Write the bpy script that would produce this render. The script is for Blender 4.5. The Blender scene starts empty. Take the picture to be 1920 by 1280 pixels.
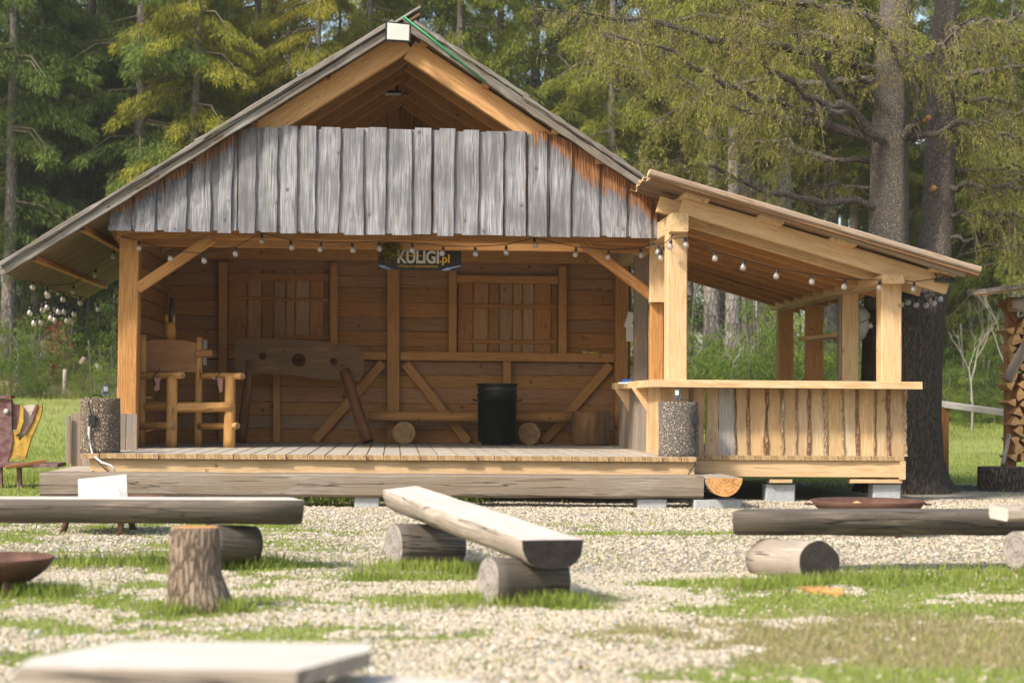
import bpy, math, random
import numpy as np
from mathutils import Vector, Matrix
rnd = random.Random(7)
rng = np.random.default_rng(11)
V = Vector
S = bpy.context.scene
C = S.collection
R = math.radians
# ------------------------------------------------------------------ camera
FPX = 3300.0
CAMZ = 1.15
psi = math.atan(220 / FPX); th = math.atan(114 / FPX); rho = 0.008
Fw = V((math.sin(psi) * math.cos(th), math.cos(psi) * math.cos(th), math.sin(th)))
R0 = V((math.cos(psi), -math.sin(psi), 0)); U0 = R0.cross(Fw)
Rt = R0 * math.cos(rho) + U0 * math.sin(rho); Up = U0 * math.cos(rho) - R0 * math.sin(rho)
CAM = V((0, 0, CAMZ))
cd = bpy.data.cameras.new('camera'); cam = bpy.data.objects.new('camera', cd); C.objects.link(cam)
cd.sensor_width = 36; cd.lens = FPX / 1920 * 36; cd.clip_end = 2000; cd.clip_start = 0.1
m = Matrix((Rt, Up, -Fw)).transposed().to_4x4(); m.translation = CAM
cam.matrix_world = m
cd.dof.use_dof = True; cd.dof.focus_distance = 21.5; cd.dof.aperture_fstop = 2.0; cd.dof.aperture_blades = 9
S.camera = cam
# ------------------------------------------------------------------ light
SUN_TO = V((-0.62, -0.50, 0.74)).normalized()
elev = math.asin(SUN_TO.z); azim = math.atan2(SUN_TO.x, SUN_TO.y)
ld = bpy.data.lights.new('sun', 'SUN'); ld.energy = 3.4; ld.angle = R(7); ld.color = (1.0, 0.94, 0.86)
lo = bpy.data.objects.new('sun', ld); C.objects.link(lo); lo.location = (-30, -20, 40)
lo.rotation_euler = (-SUN_TO).to_track_quat('-Z', 'Y').to_euler()
W = bpy.data.worlds.new('World'); S.world = W; W.use_nodes = True
wn = W.node_tree.nodes; wl = W.node_tree.links
sky = wn.new('ShaderNodeTexSky'); sky.sky_type = 'NISHITA'; sky.sun_disc = False
sky.sun_elevation = elev; sky.sun_rotation = azim; sky.dust_density = 3.0; sky.ozone_density = 1.0; sky.air_density = 1.3
bg = wn['Background']; wl.new(sky.outputs[0], bg.inputs[0]); bg.inputs[1].default_value = 0.15
S.view_settings.view_transform = 'Standard'; S.view_settings.look = 'None'
S.view_settings.gamma = 1; S.view_settings.exposure = 0.78
S.render.engine = 'CYCLES'
S.cycles.max_bounces = 6; S.cycles.transparent_max_bounces = 12; S.cycles.use_denoising = True
# ------------------------------------------------------------------ projection helpers
def ray(px, py): return Fw + Rt * ((px - 960) / FPX) - Up * ((py - 640) / FPX)
def Q(px, py, Y):
    d = ray(px, py); return CAM + d * (Y / d.y)
def G(px, py, z=0.0):
    d = ray(px, py); return CAM + d * ((z - CAMZ) / d.z)
def QX(px, Y): return Q(px, 760, Y).x
def QZ(px, py, Y): return Q(px, py, Y).z
# ------------------------------------------------------------------ numpy noise
_tab = rng.random((256, 256))
def vn(x, y):
    x = np.asarray(x, float); y = np.asarray(y, float)
    xi = np.floor(x).astype(int); yi = np.floor(y).astype(int); fx = x - xi; fy = y - yi
    fx = fx * fx * (3 - 2 * fx); fy = fy * fy * (3 - 2 * fy)
    a = _tab[xi % 256, yi % 256]; b = _tab[(xi + 1) % 256, yi % 256]
    c = _tab[xi % 256, (yi + 1) % 256]; d = _tab[(xi + 1) % 256, (yi + 1) % 256]
    return (a * (1 - fx) + b * fx) * (1 - fy) + (c * (1 - fx) + d * fx) * fy
def fbm(x, y, o=4):
    s = 0; a = .5; t = 0
    for i in range(o): s = s + a * vn(x * 2 ** i + 17 * i, y * 2 ** i + 5 * i); t += a; a *= .5
    return s / t
def sst(a, b, x):
    t = np.clip((x - a) / (b - a), 0, 1); return t * t * (3 - 2 * t)
# ------------------------------------------------------------------ mesh builder
def chamfer(w, h, c):
    a, b = w / 2, h / 2
    return [(-a + c, -b), (a - c, -b), (a, -b + c), (a, b - c), (a - c, b), (-a + c, b), (-a, b - c), (-a, -b + c)]
class MB:
    def __init__(s): s.v = []; s.f = []; s.uv = []; s.mi = []; s.sm = []; s.at = []; s.ed = {}
    def face(s, idx, uv, mi=0, sm=False): s.f.append(idx); s.uv.append(uv); s.mi.append(mi); s.sm.append(sm)
    def rings(s, rings, us, mi=0, emi=1, smooth=False, caps=(True, True), capuv=None, att=0.0):
        n = len(rings[0]); base = len(s.v); ou = rnd.random() * 40; ov = rnd.random() * 40
        for r in rings:
            for p in r: s.v.append(tuple(p)); s.at.append(att)
        per = [0]
        for i in range(n): per.append(per[-1] + (V(rings[0][(i + 1) % n]) - V(rings[0][i])).length)
        for k in range(len(rings) - 1):
            for i in range(n):
                j = (i + 1) % n; a = base + k * n
                s.face([a + i, a + j, a + n + j, a + n + i],
                       [(us[k] + ou, per[i] + ov), (us[k] + ou, per[i + 1] + ov), (us[k + 1] + ou, per[i + 1] + ov), (us[k + 1] + ou, per[i] + ov)], mi, smooth)
        cu = capuv or [(0, 0)] * n
        if caps[0]: s.face([base + i for i in range(n)][::-1], cu[::-1], emi)
        if caps[1]: s.face([base + (len(rings) - 1) * n + i for i in range(n)], cu, emi)
    def sweep(s, pts, secs, up=(0, 0, 1), mi=0, emi=1, smooth=False, caps=(True, True), coff=(0, 0), att=0.0):
        pts = [V(p) for p in pts]; up = V(up); rings = []; us = [0]
        for i, p in enumerate(pts):
            t = (pts[min(i + 1, len(pts) - 1)] - pts[max(i - 1, 0)]).normalized()
            u = up if abs(t.dot(up.normalized())) < .98 else V((0, 1, 0)) if abs(t.y) < .9 else V((1, 0, 0))
            sd = t.cross(u).normalized(); uu = sd.cross(t)
            sec = secs[i] if isinstance(secs[0], list) else secs
            rings.append([p + sd * a + uu * b for a, b in sec])
            if i: us.append(us[-1] + (p - pts[i - 1]).length)
        sec0 = secs[0] if isinstance(secs[0], list) else secs
        s.rings(rings, us, mi, emi, smooth, caps, [(a + coff[0], b + coff[1]) for a, b in sec0], att)
    def beam(s, p0, p1, w, h, up=(0, 0, 1), c=.006, n=1, wob=0.0, mi=0, emi=1, att=0.0):
        p0 = V(p0); p1 = V(p1)
        if n == 1 and wob == 0:
            s.sweep([p0, p1], chamfer(w, h, c), up, mi, emi, coff=(rnd.uniform(-.15, .15), rnd.uniform(-.15, .15)), att=att); return
        pts = []; secs = []
        for i in range(n + 1):
            t = i / n; pts.append(p0.lerp(p1, t)); secs.append(chamfer(w + rnd.uniform(-wob, wob), h + rnd.uniform(-wob, wob) * .5, c))
        s.sweep(pts, secs, up, mi, emi, coff=(rnd.uniform(-.15, .15), rnd.uniform(-.15, .15)), att=att)
    def log(s, p0, p1, r0, r1=None, seg=20, n=6, ns=.04, half=False, up=(0, 0, 1), mi=0, emi=1, bend=0, flare=0, caps=(True, True)):
        r1 = r0 if r1 is None else r1; p0 = V(p0); p1 = V(p1); ph = [rnd.random() * 6.28 for _ in range(4)]; pts = []; secs = []
        for i in range(n + 1):
            t = i / n; r = r0 + (r1 - r0) * t; r *= 1 + flare * max(0, 1 - t * 4) ** 2
            pts.append(p0.lerp(p1, t) + V((0, 0, 1)) * bend * math.sin(t * math.pi)); sec = []
            for k in range(seg):
                a = 2 * math.pi * k / seg
                f = 1 + ns * (math.sin(2 * a + ph[0]) + .6 * math.sin(3 * a + ph[1] + t * 2) + .4 * math.sin(5 * a + ph[2] + t * 5)) + rnd.uniform(-ns, ns) * .25
                f *= 1 + .35 * flare * max(0, 1 - t * 4) * math.sin(5 * a + ph[3])
                x, y = r * f * math.cos(a), r * f * math.sin(a)
                if half and y > 0: y = 0; x = r * math.copysign(abs(math.cos(a)) ** .8, x) * (1 + rnd.uniform(-1, 1) * ns * .3) if abs(math.cos(a)) > .02 else 0
                sec.append((x, y))
            secs.append(sec)
        s.sweep(pts, secs, up, mi, emi, smooth=not half, caps=caps)
    def tube(s, pts, r, seg=6, mi=0, caps=(True, True)):
        rr = r if isinstance(r, (list, tuple)) else [r] * len(pts)
        s.sweep(pts, [[(q * math.cos(2 * math.pi * k / seg), q * math.sin(2 * math.pi * k / seg)) for k in range(seg)] for q in rr], mi=mi, emi=mi, smooth=True, caps=caps)
    def lathe(s, c, prof, seg=20, mi=0, smooth=True, rf=None):
        c = V(c); rings = []; us = []; L = 0
        for i, (r, z) in enumerate(prof):
            if i: L += math.hypot(r - prof[i - 1][0], z - prof[i - 1][1])
            us.append(L); ring = []
            for k in range(seg):
                a = 2 * math.pi * k / seg; q = r * (rf(a, z) if rf else 1); ring.append(c + V((q * math.cos(a), q * math.sin(a), z)))
            rings.append(ring)
        s.rings(rings, us, mi, mi, smooth)
    def board(s, P, A, B, N, L, w, th, n=5, wob=0.0, end=None, start=None, mi=0, emi=1, attf=None, skew=0.0):
        """plank from P along A (length L), width w along B, face normal N; end(x) / start(x) give lengths at the offset x"""
        P = V(P); A = V(A).normalized(); B = V(B).normalized(); N = V(N).normalized(); c = min(.006, th * .25)
        base = len(s.v); ou = rnd.random() * 40; ov = rnd.random() * 40; l = rnd.uniform(-1, 1) * wob; r = rnd.uniform(-1, 1) * wob
        m_ = 8; q_ = min(.035, w * .3)
        for i in range(n + 1):
            t = i / n; l = l * .6 + rnd.uniform(-1, 1) * wob; r = r * .6 + rnd.uniform(-1, 1) * wob
            sk = skew * t
            for (b, d, ed) in ((l + sk, -th, 1), (l + sk, -c, 1), (l + sk + c, 0, 1), (l + sk + q_, 0, 0), (w + r + sk - q_, 0, 0), (w + r + sk - c, 0, 1), (w + r + sk, -c, 1), (w + r + sk, -th, 1)):
                L1 = end(b) if end else L; L0 = start(b) if start else 0
                p = P + B * b + N * d + A * (L0 + (L1 - L0) * t); s.v.append(tuple(p)); s.at.append(attf(p) if attf else float(ed)); s.ed[len(s.v) - 1] = float(ed)
        bs = (0, .02, .03, .03 + q_, .03 + w - q_, .03 + w, .04 + w, .06 + w, .08 + 2 * w)
        flip = A.cross(B).dot(N) > 0
        def add(idx, uv, mi_):
            if flip: idx = idx[::-1]; uv = uv[::-1]
            s.face(idx, uv, mi_)
        for i in range(n):
            a = base + i * m_; u0 = ou + L * i / n; u1 = ou + L * (i + 1) / n
            for k in range(m_):
                j = (k + 1) % m_
                add([a + k, a + m_ + k, a + m_ + j, a + j], [(u0, ov + bs[k]), (u1, ov + bs[k]), (u1, ov + bs[k + 1]), (u0, ov + bs[k + 1])], mi)
        cap = [(.1, .1), (.1, .12), (.1, .12), (.12, .12), (.08 + w, .12), (.1 + w, .12), (.1 + w, .12), (.1 + w, .1)]
        add([base + k for k in range(m_)], cap, emi); add([base + n * m_ + k for k in range(m_)][::-1], cap[::-1], emi)
    def poly(s, pts, th, N, mi=0, emi=None):
        """flat outline extruded by th along -N"""
        pts = [V(p) for p in pts]; N = V(N).normalized(); n = len(pts); base = len(s.v); emi = mi if emi is None else emi
        A = (pts[1] - pts[0]).normalized(); B = N.cross(A)
        for p in pts: s.v.append(tuple(p)); s.at.append(0)
        for p in pts: s.v.append(tuple(p - N * th)); s.at.append(0)
        ou = rnd.random() * 30; u = [((p - pts[0]).dot(A) + ou, (p - pts[0]).dot(B) + ou) for p in pts]
        nn = V((0, 0, 0))
        for i in range(n): nn += pts[i].cross(pts[(i + 1) % n])
        ok = nn.dot(N) > 0; I = list(range(n))
        f = [base + i for i in I]; b = [base + n + i for i in I]
        s.face(f if ok else f[::-1], u if ok else u[::-1], mi); s.face(b[::-1] if ok else b, u[::-1] if ok else u, mi)
        for i in range(n):
            j = (i + 1) % n; q = [base + i, base + n + i, base + n + j, base + j]; w = [u[i], (u[i][0], u[i][1] + th), (u[j][0], u[j][1] + th), u[j]]
            s.face(q if ok else q[::-1], w if ok else w[::-1], emi)
    def build(s, name, mats, parent=None, loc=None):
        if not isinstance(mats, (list, tuple)): mats = [mats]
        o_ = V(parent['_o']) if parent is not None else None
        if o_ is None:
            if loc is None:
                a = np.array(s.v); loc = ((a[:, 0].min() + a[:, 0].max()) / 2, (a[:, 1].min() + a[:, 1].max()) / 2, a[:, 2].min())
            o_ = V(loc)
        me = bpy.data.meshes.new(name); me.from_pydata([tuple(V(p) - o_) for p in s.v], [], s.f)
        uvl = me.uv_layers.new(name='grain'); uvl.data.foreach_set('uv', [c for f in s.uv for q in f for c in q])
        nm = len(mats)
        me.polygons.foreach_set('material_index', [min(k, nm - 1) for k in s.mi]); me.polygons.foreach_set('use_smooth', s.sm)
        at = me.attributes.new('att', 'FLOAT', 'POINT'); at.data.foreach_set('value', s.at)
        if s.ed:
            e_ = np.zeros(len(s.v), np.float32); e_[list(s.ed.keys())] = list(s.ed.values()); me.attributes.new('edge', 'FLOAT', 'POINT').data.foreach_set('value', e_)
        for q in mats: me.materials.append(q)
        me.update(); o = bpy.data.objects.new(name, me); C.objects.link(o)
        if parent is not None: o.parent = parent
        else: o.location = o_
        o['_o'] = tuple(o_)
        return o
def tag(o, label=None, cat=None, group=None, kind=None):
    if label: o['label'] = label
    if cat: o['category'] = cat
    if group: o['group'] = group
    if kind: o['kind'] = kind
    return o
def thing(name, loc, label, cat, group=None):
    o = bpy.data.objects.new(name, None); C.objects.link(o); o.location = loc; o['_o'] = tuple(loc); o.empty_display_size = .2
    return tag(o, label, cat, group)
def copy_tree(o, parent=None):
    c = o.copy(); C.objects.link(c)
    if parent is not None: c.parent = parent
    for ch in [q for q in KIDS.get(o.name, [])]: copy_tree(ch, c)
    return c
KIDS = {}
def index_kids(root):
    for q in list(bpy.data.objects):
        if q.parent is not None: KIDS.setdefault(q.parent.name, [])
    for q in list(bpy.data.objects):
        if q.parent is not None and q not in KIDS[q.parent.name]: KIDS[q.parent.name].append(q)
# ------------------------------------------------------------------ materials
class NT:
    def __init__(s, name):
        s.m = bpy.data.materials.new(name); s.m.use_nodes = True; s.t = s.m.node_tree; s.n = s.t.nodes; s.n.clear()
        s.out = s.n.new('ShaderNodeOutputMaterial')
    def l(s, a, b): s.t.links.new(a, b)
    def node(s, t, **k):
        q = s.n.new(t)
        for a, b in k.items(): setattr(q, a, b)
        return q
    def set(s, sock, v):
        if hasattr(v, 'is_output') or isinstance(v, bpy.types.NodeSocket): s.l(v, sock)
        else: sock.default_value = v if not isinstance(v, tuple) or len(v) != 3 or sock.type != 'RGBA' else (*v, 1)
    def math(s, op, a, b=0.0, c=None, clamp=False):
        q = s.node('ShaderNodeMath', operation=op, use_clamp=clamp); s.set(q.inputs[0], a); s.set(q.inputs[1], b)
        if c is not None: s.set(q.inputs[2], c)
        return q.outputs[0]
    def mapr(s, x, a, b, c=0.0, d=1.0, sm=True):
        q = s.node('ShaderNodeMapRange', interpolation_type='SMOOTHSTEP' if sm else 'LINEAR'); s.set(q.inputs[0], x)
        for i, v in enumerate((a, b, c, d)): q.inputs[i + 1].default_value = v
        return q.outputs[0]
    def mix(s, f, a, b, blend='MIX'):
        q = s.node('ShaderNodeMix', data_type='RGBA', blend_type=blend); s.set(q.inputs[0], f); s.set(q.inputs[6], a); s.set(q.inputs[7], b); return q.outputs[2]
    def noise(s, vec, scale=1.0, detail=3.0, rough=.55, dist=0.0, dim='3D'):
        q = s.node('ShaderNodeTexNoise', noise_dimensions=dim); s.l(vec, q.inputs['Vector']); q.inputs['Scale'].default_value = scale
        q.inputs['Detail'].default_value = detail; q.inputs['Roughness'].default_value = rough; q.inputs['Distortion'].default_value = dist; return q.outputs[0]
    def vor(s, vec, scale, feat='F1', rand=1.0):
        q = s.node('ShaderNodeTexVoronoi', feature=feat); s.l(vec, q.inputs['Vector']); q.inputs['Scale'].default_value = scale; q.inputs['Randomness'].default_value = rand; return q
    def mapping(s, vec, sc):
        q = s.node('ShaderNodeMapping'); s.l(vec, q.inputs[0]); q.inputs['Scale'].default_value = sc; return q.outputs[0]
    def ramp(s, x, stops):
        q = s.node('ShaderNodeValToRGB'); s.l(x, q.inputs[0]); e = q.color_ramp.elements
        while len(e) < len(stops): e.new(.5)
        for k, (p, c) in enumerate(stops): e[k].position = p; e[k].color = (*c, 1)
        return q.outputs[0]
    def finish(s, col, rough=.7, bump=None, bs=.3, bd=.01, spec=.3, metal=0.0, extra=None):
        p = s.node('ShaderNodeBsdfPrincipled'); s.set(p.inputs['Base Color'], col); s.set(p.inputs['Roughness'], rough)
        p.inputs['Specular IOR Level'].default_value = spec; p.inputs['Metallic'].default_value = metal
        if bump is not None:
            b = s.node('ShaderNodeBump'); b.inputs['Strength'].default_value = bs; b.inputs['Distance'].default_value = bd; s.l(bump, b.inputs['Height']); s.l(b.outputs[0], p.inputs['Normal'])
        s.l(p.outputs[0], s.out.inputs[0]); return s.m
def wood(name, base, dark, knot=(.10, .04, .015), var=.25, kn=.5, weather=None, wamt=0.0, bs=.35, rough=.7, streak=1.0, edge=None, wear=None, saw=0.0, split=False):
    t = NT(name); uv = t.node('ShaderNodeUVMap', uv_map='grain').outputs[0]; geo = t.node('ShaderNodeNewGeometry'); isl = geo.outputs['Random Per Island']
    oc = t.node('ShaderNodeTexCoord').outputs['Object']
    fine = t.noise(t.mapping(uv, (2.5, 70, 1)), 1, 4, .6)
    broad = t.noise(t.mapping(uv, (.7, 9, 1)), 1, 3, .5, .6)
    fig = t.math('SINE', t.math('MULTIPLY', broad, 60.0)); fig = t.mapr(fig, -.2, 1.0, 0, 1)
    f = t.math('ADD', t.math('MULTIPLY', t.mapr(fine, .35, .7), .55 * streak), t.math('MULTIPLY', fig, .28 * streak))
    col = t.mix(f, base, dark)
    big = t.noise(oc, 1.7, 3, .6)
    hsv = t.node('ShaderNodeHueSaturation'); t.l(col, hsv.inputs['Color'])
    t.l(t.mapr(isl, 0, 1, 1 - var, 1 + var, False), hsv.inputs['Value']); t.l(t.mapr(t.math('FRACT', t.math('MULTIPLY', isl, 7.3)), 0, 1, .49, .508, False), hsv.inputs['Hue'])
    t.l(t.mapr(t.math('FRACT', t.math('MULTIPLY', isl, 13.7)), 0, 1, .82, 1.1, False), hsv.inputs['Saturation']); col = hsv.outputs[0]
    col = t.mix(t.mapr(big, .3, .8, 0, .28), col, dark)
    if weather is not None:
        wv = t.noise(t.mapping(uv, (1.2, 12, 1)), 1, 4, .65)
        w = t.mapr(t.math('ADD', t.math('MULTIPLY', wv, .6), t.math('MULTIPLY', big, .4)), .5 - wamt * .4, .75 - wamt * .4)
        col = t.mix(w, col, weather)
    if edge is not None:  # streaky stained plank edges, darkened also to imitate shadow lines between boards
        e_ = t.node('ShaderNodeAttribute', attribute_name='edge').outputs['Fac']; en = t.noise(t.mapping(uv, (3, 18, 1)), 1, 5, .75)
        col = t.mix(t.mapr(t.math('ADD', t.math('MULTIPLY', e_, .75), t.math('MULTIPLY', t.math('SUBTRACT', en, .5), 1.9)), .45, .95, 0, .8), col, edge)
    if wear is not None:
        a = t.node('ShaderNodeAttribute', attribute_name='att').outputs['Fac']
        jag = t.noise(t.mapping(uv, (2.0, 30, 1)), 1, 4, .7); big2 = t.noise(t.mapping(oc, (1.5, 1.5, .3)), 1, 2, .5)
        thr = t.math('ADD', t.math('MULTIPLY', t.math('SUBTRACT', jag, .38), .85), t.math('MULTIPLY', t.math('SUBTRACT', big2, .38), .4))
        dd = t.math('SUBTRACT', a, thr)
        col = t.mix(t.mapr(dd, .05, .28, .55, 0), col, (.06, .06, .075)); col = t.mix(t.mapr(dd, .0, .05, 1, 0), col, t.mix(t.mapr(fine, .38, .6), wear, (.12, .04, .014)))
    kv = t.vor(uv, 3.6); kd = t.math('ADD', kv.outputs['Distance'], t.math('MULTIPLY', t.noise(uv, 30, 2), .03))
    kc = t.node('ShaderNodeSeparateColor'); t.l(kv.outputs['Color'], kc.inputs[0])
    kr = t.math('MULTIPLY', t.math('LESS_THAN', kc.outputs[0], kn), t.mapr(kd, .065, .105, 1, 0))
    col = t.mix(t.math('MULTIPLY', kr, .85), col, knot)
    hole = t.math('MULTIPLY', t.math('LESS_THAN', kc.outputs[0], kn), t.mapr(kd, .20, .05, 0, .45)); col = t.mix(hole, col, dark)
    crack = t.noise(t.mapping(uv, (.9, 45, 1)), 1, 2, .5); cr = t.mapr(crack, .70, .74); col = t.mix(t.math('MULTIPLY', cr, .75), col, tuple(c * .35 for c in dark))
    if split:
        c2 = t.noise(t.mapping(uv, (.45, 13, 1)), 1, 3, .5, .3); cr2 = t.mapr(t.math('ABSOLUTE', t.math('SUBTRACT', c2, .60)), .0, .012, 1, 0); cr = t.math('MAXIMUM', cr, cr2)
        col = t.mix(t.math('MULTIPLY', cr2, .85), col, (.02, .016, .012)); blot = t.noise(t.mapping(uv, (1.5, 6, 1)), 1, 4, .7); col = t.mix(t.mapr(blot, .55, .72, 0, .6), col, tuple(c * 1.1 for c in dark))
    h = t.math('SUBTRACT', t.math('SUBTRACT', t.math('MULTIPLY', fine, -1.0), t.math('MULTIPLY', cr, 1.5)), t.math('MULTIPLY', kr, .4))
    return t.finish(col, rough, h, bs, .006, .25)
def endgrain(name, base, dark, ring=220, radial=True, rough=.8):
    t = NT(name); uv = t.node('ShaderNodeUVMap', uv_map='grain').outputs[0]
    ns = t.noise(uv, 9, 3); L = t.node('ShaderNodeVectorMath', operation='LENGTH'); t.l(uv, L.inputs[0])
    r = t.math('ADD', L.outputs['Value'], t.math('MULTIPLY', ns, .03)); w = t.mapr(t.math('SINE', t.math('MULTIPLY', r, float(ring))), -.4, 1, 0, .30)
    sx = t.node('ShaderNodeSeparateXYZ'); t.l(uv, sx.inputs[0]); ang = t.math('ARCTAN2', sx.outputs[1], sx.outputs[0])
    cv = t.node('ShaderNodeCombineXYZ'); t.l(ang, cv.inputs[0]); rc = t.noise(cv.outputs[0], 5, 3); cr = t.math('MULTIPLY', t.mapr(rc, .60, .63), t.mapr(L.outputs['Value'], .01, .05))
    big = t.noise(uv, 14, 4, .7); f = t.math('ADD', w, t.mapr(big, .35, .7, 0, .75)); col = t.mix(f, base, dark); col = t.mix(t.math('MULTIPLY', cr, .6), col, tuple(c * .3 for c in dark))
    return t.finish(col, rough, t.math('SUBTRACT', t.noise(uv, 120, 3), cr), .5, .006, .2)
def bark(name, c1, c2, c3, scale=16.0, sx=.6, bd=.02, bs=.9, moss=None):
    t = NT(name); uv = t.node('ShaderNodeUVMap', uv_map='grain').outputs[0]; oc = t.node('ShaderNodeTexCoord').outputs['Object']
    mp = t.mapping(uv, (sx, 1, 1)); n = t.noise(mp, scale * 2, 3); q = t.node('ShaderNodeMix', data_type='VECTOR'); 
    va = t.node('ShaderNodeVectorMath', operation='ADD'); t.l(mp, va.inputs[0]); cx = t.node('ShaderNodeCombineXYZ'); t.l(t.math('MULTIPLY', n, .03), cx.inputs[0]); t.l(t.math('MULTIPLY', n, .03), cx.inputs[1]); t.l(cx.outputs[0], va.inputs[1])
    v1 = t.vor(va.outputs[0], scale); ve = t.vor(va.outputs[0], scale, 'DISTANCE_TO_EDGE'); fine = t.noise(uv, 90, 5, .7)
    cc = t.node('ShaderNodeSeparateColor'); t.l(v1.outputs['Color'], cc.inputs[0])
    col = t.mix(cc.outputs[0], c1, c2); col = t.mix(t.mapr(fine, .35, .75), col, c3); col = t.mix(t.mapr(ve.outputs[0], .0, .10, .85, 0), col, tuple(c * .3 for c in c3))
    big = t.noise(oc, 2.5, 3)
    if moss: col = t.mix(t.mapr(big, .55, .7, 0, .5), col, moss)
    h = t.math('ADD', t.math('ADD', t.mapr(ve.outputs[0], 0, .25), t.math('MULTIPLY', cc.outputs[1], .5)), t.math('MULTIPLY', fine, .5))
    return t.finish(col, .9, h, bs, bd, .15)
def plain(name, col, rough=.6, metal=0.0, ns=.15, sc=25, bs=.15, spec=.4, dirt=None):
    t = NT(name); oc = t.node('ShaderNodeTexCoord').outputs['Object']; n = t.noise(oc, sc, 4, .6)
    c = t.mix(t.mapr(n, .3, .7, 0, ns), col, dirt or tuple(q * .4 for q in col)); return t.finish(c, t.mapr(n, .2, .8, max(0, rough - .1), min(1, rough + .12)), n, bs, .004, spec, metal)
def foliage(name, c1, c2, trans=.45, usecol=True):
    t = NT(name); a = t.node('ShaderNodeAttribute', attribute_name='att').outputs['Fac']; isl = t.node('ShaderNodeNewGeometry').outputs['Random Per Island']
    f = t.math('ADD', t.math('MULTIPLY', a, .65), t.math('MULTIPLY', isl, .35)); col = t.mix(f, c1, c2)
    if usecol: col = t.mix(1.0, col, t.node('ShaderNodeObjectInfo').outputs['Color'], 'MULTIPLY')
    d = t.node('ShaderNodeBsdfDiffuse'); t.l(col, d.inputs[0]); tr = t.node('ShaderNodeBsdfTranslucent'); t.l(col, tr.inputs[0])
    mx = t.node('ShaderNodeMixShader'); mx.inputs[0].default_value = trans; t.l(d.outputs[0], mx.inputs[1]); t.l(tr.outputs[0], mx.inputs[2]); t.l(mx.outputs[0], t.out.inputs[0]); return t.m
M = {}
M['pine'] = wood('fresh_pine', (.62, .465, .285), (.43, .275, .125), knot=(.20, .09, .035), var=.15, kn=.75, streak=1.0, bs=.7)
M['pine_end'] = endgrain('fresh_pine_end', (.62, .45, .25), (.42, .26, .11), 260)
M['old'] = wood('stage_timber', (.50, .285, .12), (.26, .125, .045), knot=(.09, .03, .01), var=.16, kn=.8, bs=.8, streak=1.1)
M['old_end'] = endgrain('stage_timber_end', (.43, .28, .14), (.23, .12, .055))
M['inner'] = wood('inner_boards', (.41, .22, .09), (.22, .10, .037), knot=(.07, .025, .01), var=.2, kn=.8, edge=(.09, .04, .018))
M['beamw'] = wood('inner_timber', (.50, .29, .125), (.29, .145, .055), knot=(.09, .03, .01), var=.14, kn=.8, streak=.9)
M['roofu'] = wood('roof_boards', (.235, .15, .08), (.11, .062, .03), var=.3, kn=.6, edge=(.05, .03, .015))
M['rooft'] = wood('weathered_roof', (.20, .17, .135), (.07, .056, .043), var=.35, kn=.3, weather=(.27, .25, .225), wamt=.2, bs=.9)
M['grey'] = wood('weathered_grey_boards', (.42, .41, .415), (.15, .145, .15), knot=(.04, .035, .03), var=.13, kn=.9, weather=(.13, .125, .125), wamt=.27, bs=1.0, streak=1.5, edge=(.12, .112, .108), wear=(.32, .15, .06))
M['rafter_lit'] = wood('knotty_rafter_lit', (.62, .40, .20), (.38, .20, .08), knot=(.22, .08, .025), var=.06, kn=1.0, bs=.7, streak=1.1)  # knotty stage timber lightened in colour so the front rafters read as sunlit
M['slabedge'] = wood('rough_slab_edge', (.44, .33, .21), (.17, .10, .055), var=.2, kn=.8, weather=(.30, .24, .18), wamt=.4, bs=1.0, streak=1.5)
M['greyside'] = wood('weathered_side_boards', (.34, .245, .16), (.14, .095, .06), knot=(.06, .04, .03), var=.3, kn=.6, weather=(.20, .18, .16), wamt=.35, bs=.8)
M['grey_end'] = endgrain('weathered_end', (.10, .085, .07), (.035, .03, .025))
M['bench'] = wood('weathered_bench_log', (.27, .225, .175), (.075, .058, .043), knot=(.04, .03, .02), var=.12, kn=.7, weather=(.09, .075, .06), wamt=.45, bs=1.0, streak=1.5, split=True)
M['benchlt'] = wood('pale_bench_log', (.50, .44, .36), (.24, .19, .14), knot=(.13, .09, .06), var=.1, kn=.6, weather=(.28, .23, .18), wamt=.3, bs=.9, streak=1.3, split=True)
M['bench_top'] = wood('bench_top', (.66, .61, .53), (.38, .32, .26), knot=(.2, .14, .09), var=.05, kn=.5, bs=.7, streak=1.1)
M['bench_end'] = endgrain('bench_end', (.055, .047, .04), (.03, .025, .021), 200)
M['shade_end'] = plain('shade_darkened_end', (.022, .019, .017), .9, ns=.5, sc=14, dirt=(.06, .052, .045), spec=.1)  # weathered bench end, coloured near black in place of shade
M['greylog_end'] = endgrain('grey_log_end', (.36, .32, .28), (.14, .12, .10), 200)
M['orange_end'] = endgrain('orange_end', (.62, .33, .12), (.28, .12, .04), 180)
M['deck'] = wood('deck_boards', (.47, .41, .32), (.29, .235, .17), var=.11, kn=.4, weather=(.36, .33, .28), wamt=.3, bs=.4, edge=(.18, .13, .08))
M['deck_end'] = endgrain('deck_end', (.48, .33, .17), (.22, .13, .06))
M['clad'] = wood('bar_cladding', (.60, .43, .24), (.36, .21, .09), knot=(.18, .07, .03), var=.22, kn=.9, weather=(.42, .27, .14), wamt=.25, edge=(.36, .20, .09))
M['stepw'] = wood('grey_step_wood', (.34, .30, .245), (.15, .125, .095), knot=(.07, .05, .035), var=.05, kn=.6, weather=(.22, .17, .12), wamt=.4, bs=.9, streak=1.3, split=True)
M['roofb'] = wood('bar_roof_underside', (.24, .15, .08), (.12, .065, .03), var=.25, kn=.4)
M['cladgrey'] = wood('bar_grey_board', (.40, .37, .33), (.17, .15, .13), var=.1, kn=.7)
M['barkstrip'] = bark('bark_batten', (.48, .35, .21), (.62, .50, .33), (.34, .20, .11), 42, .35, .008)
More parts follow.
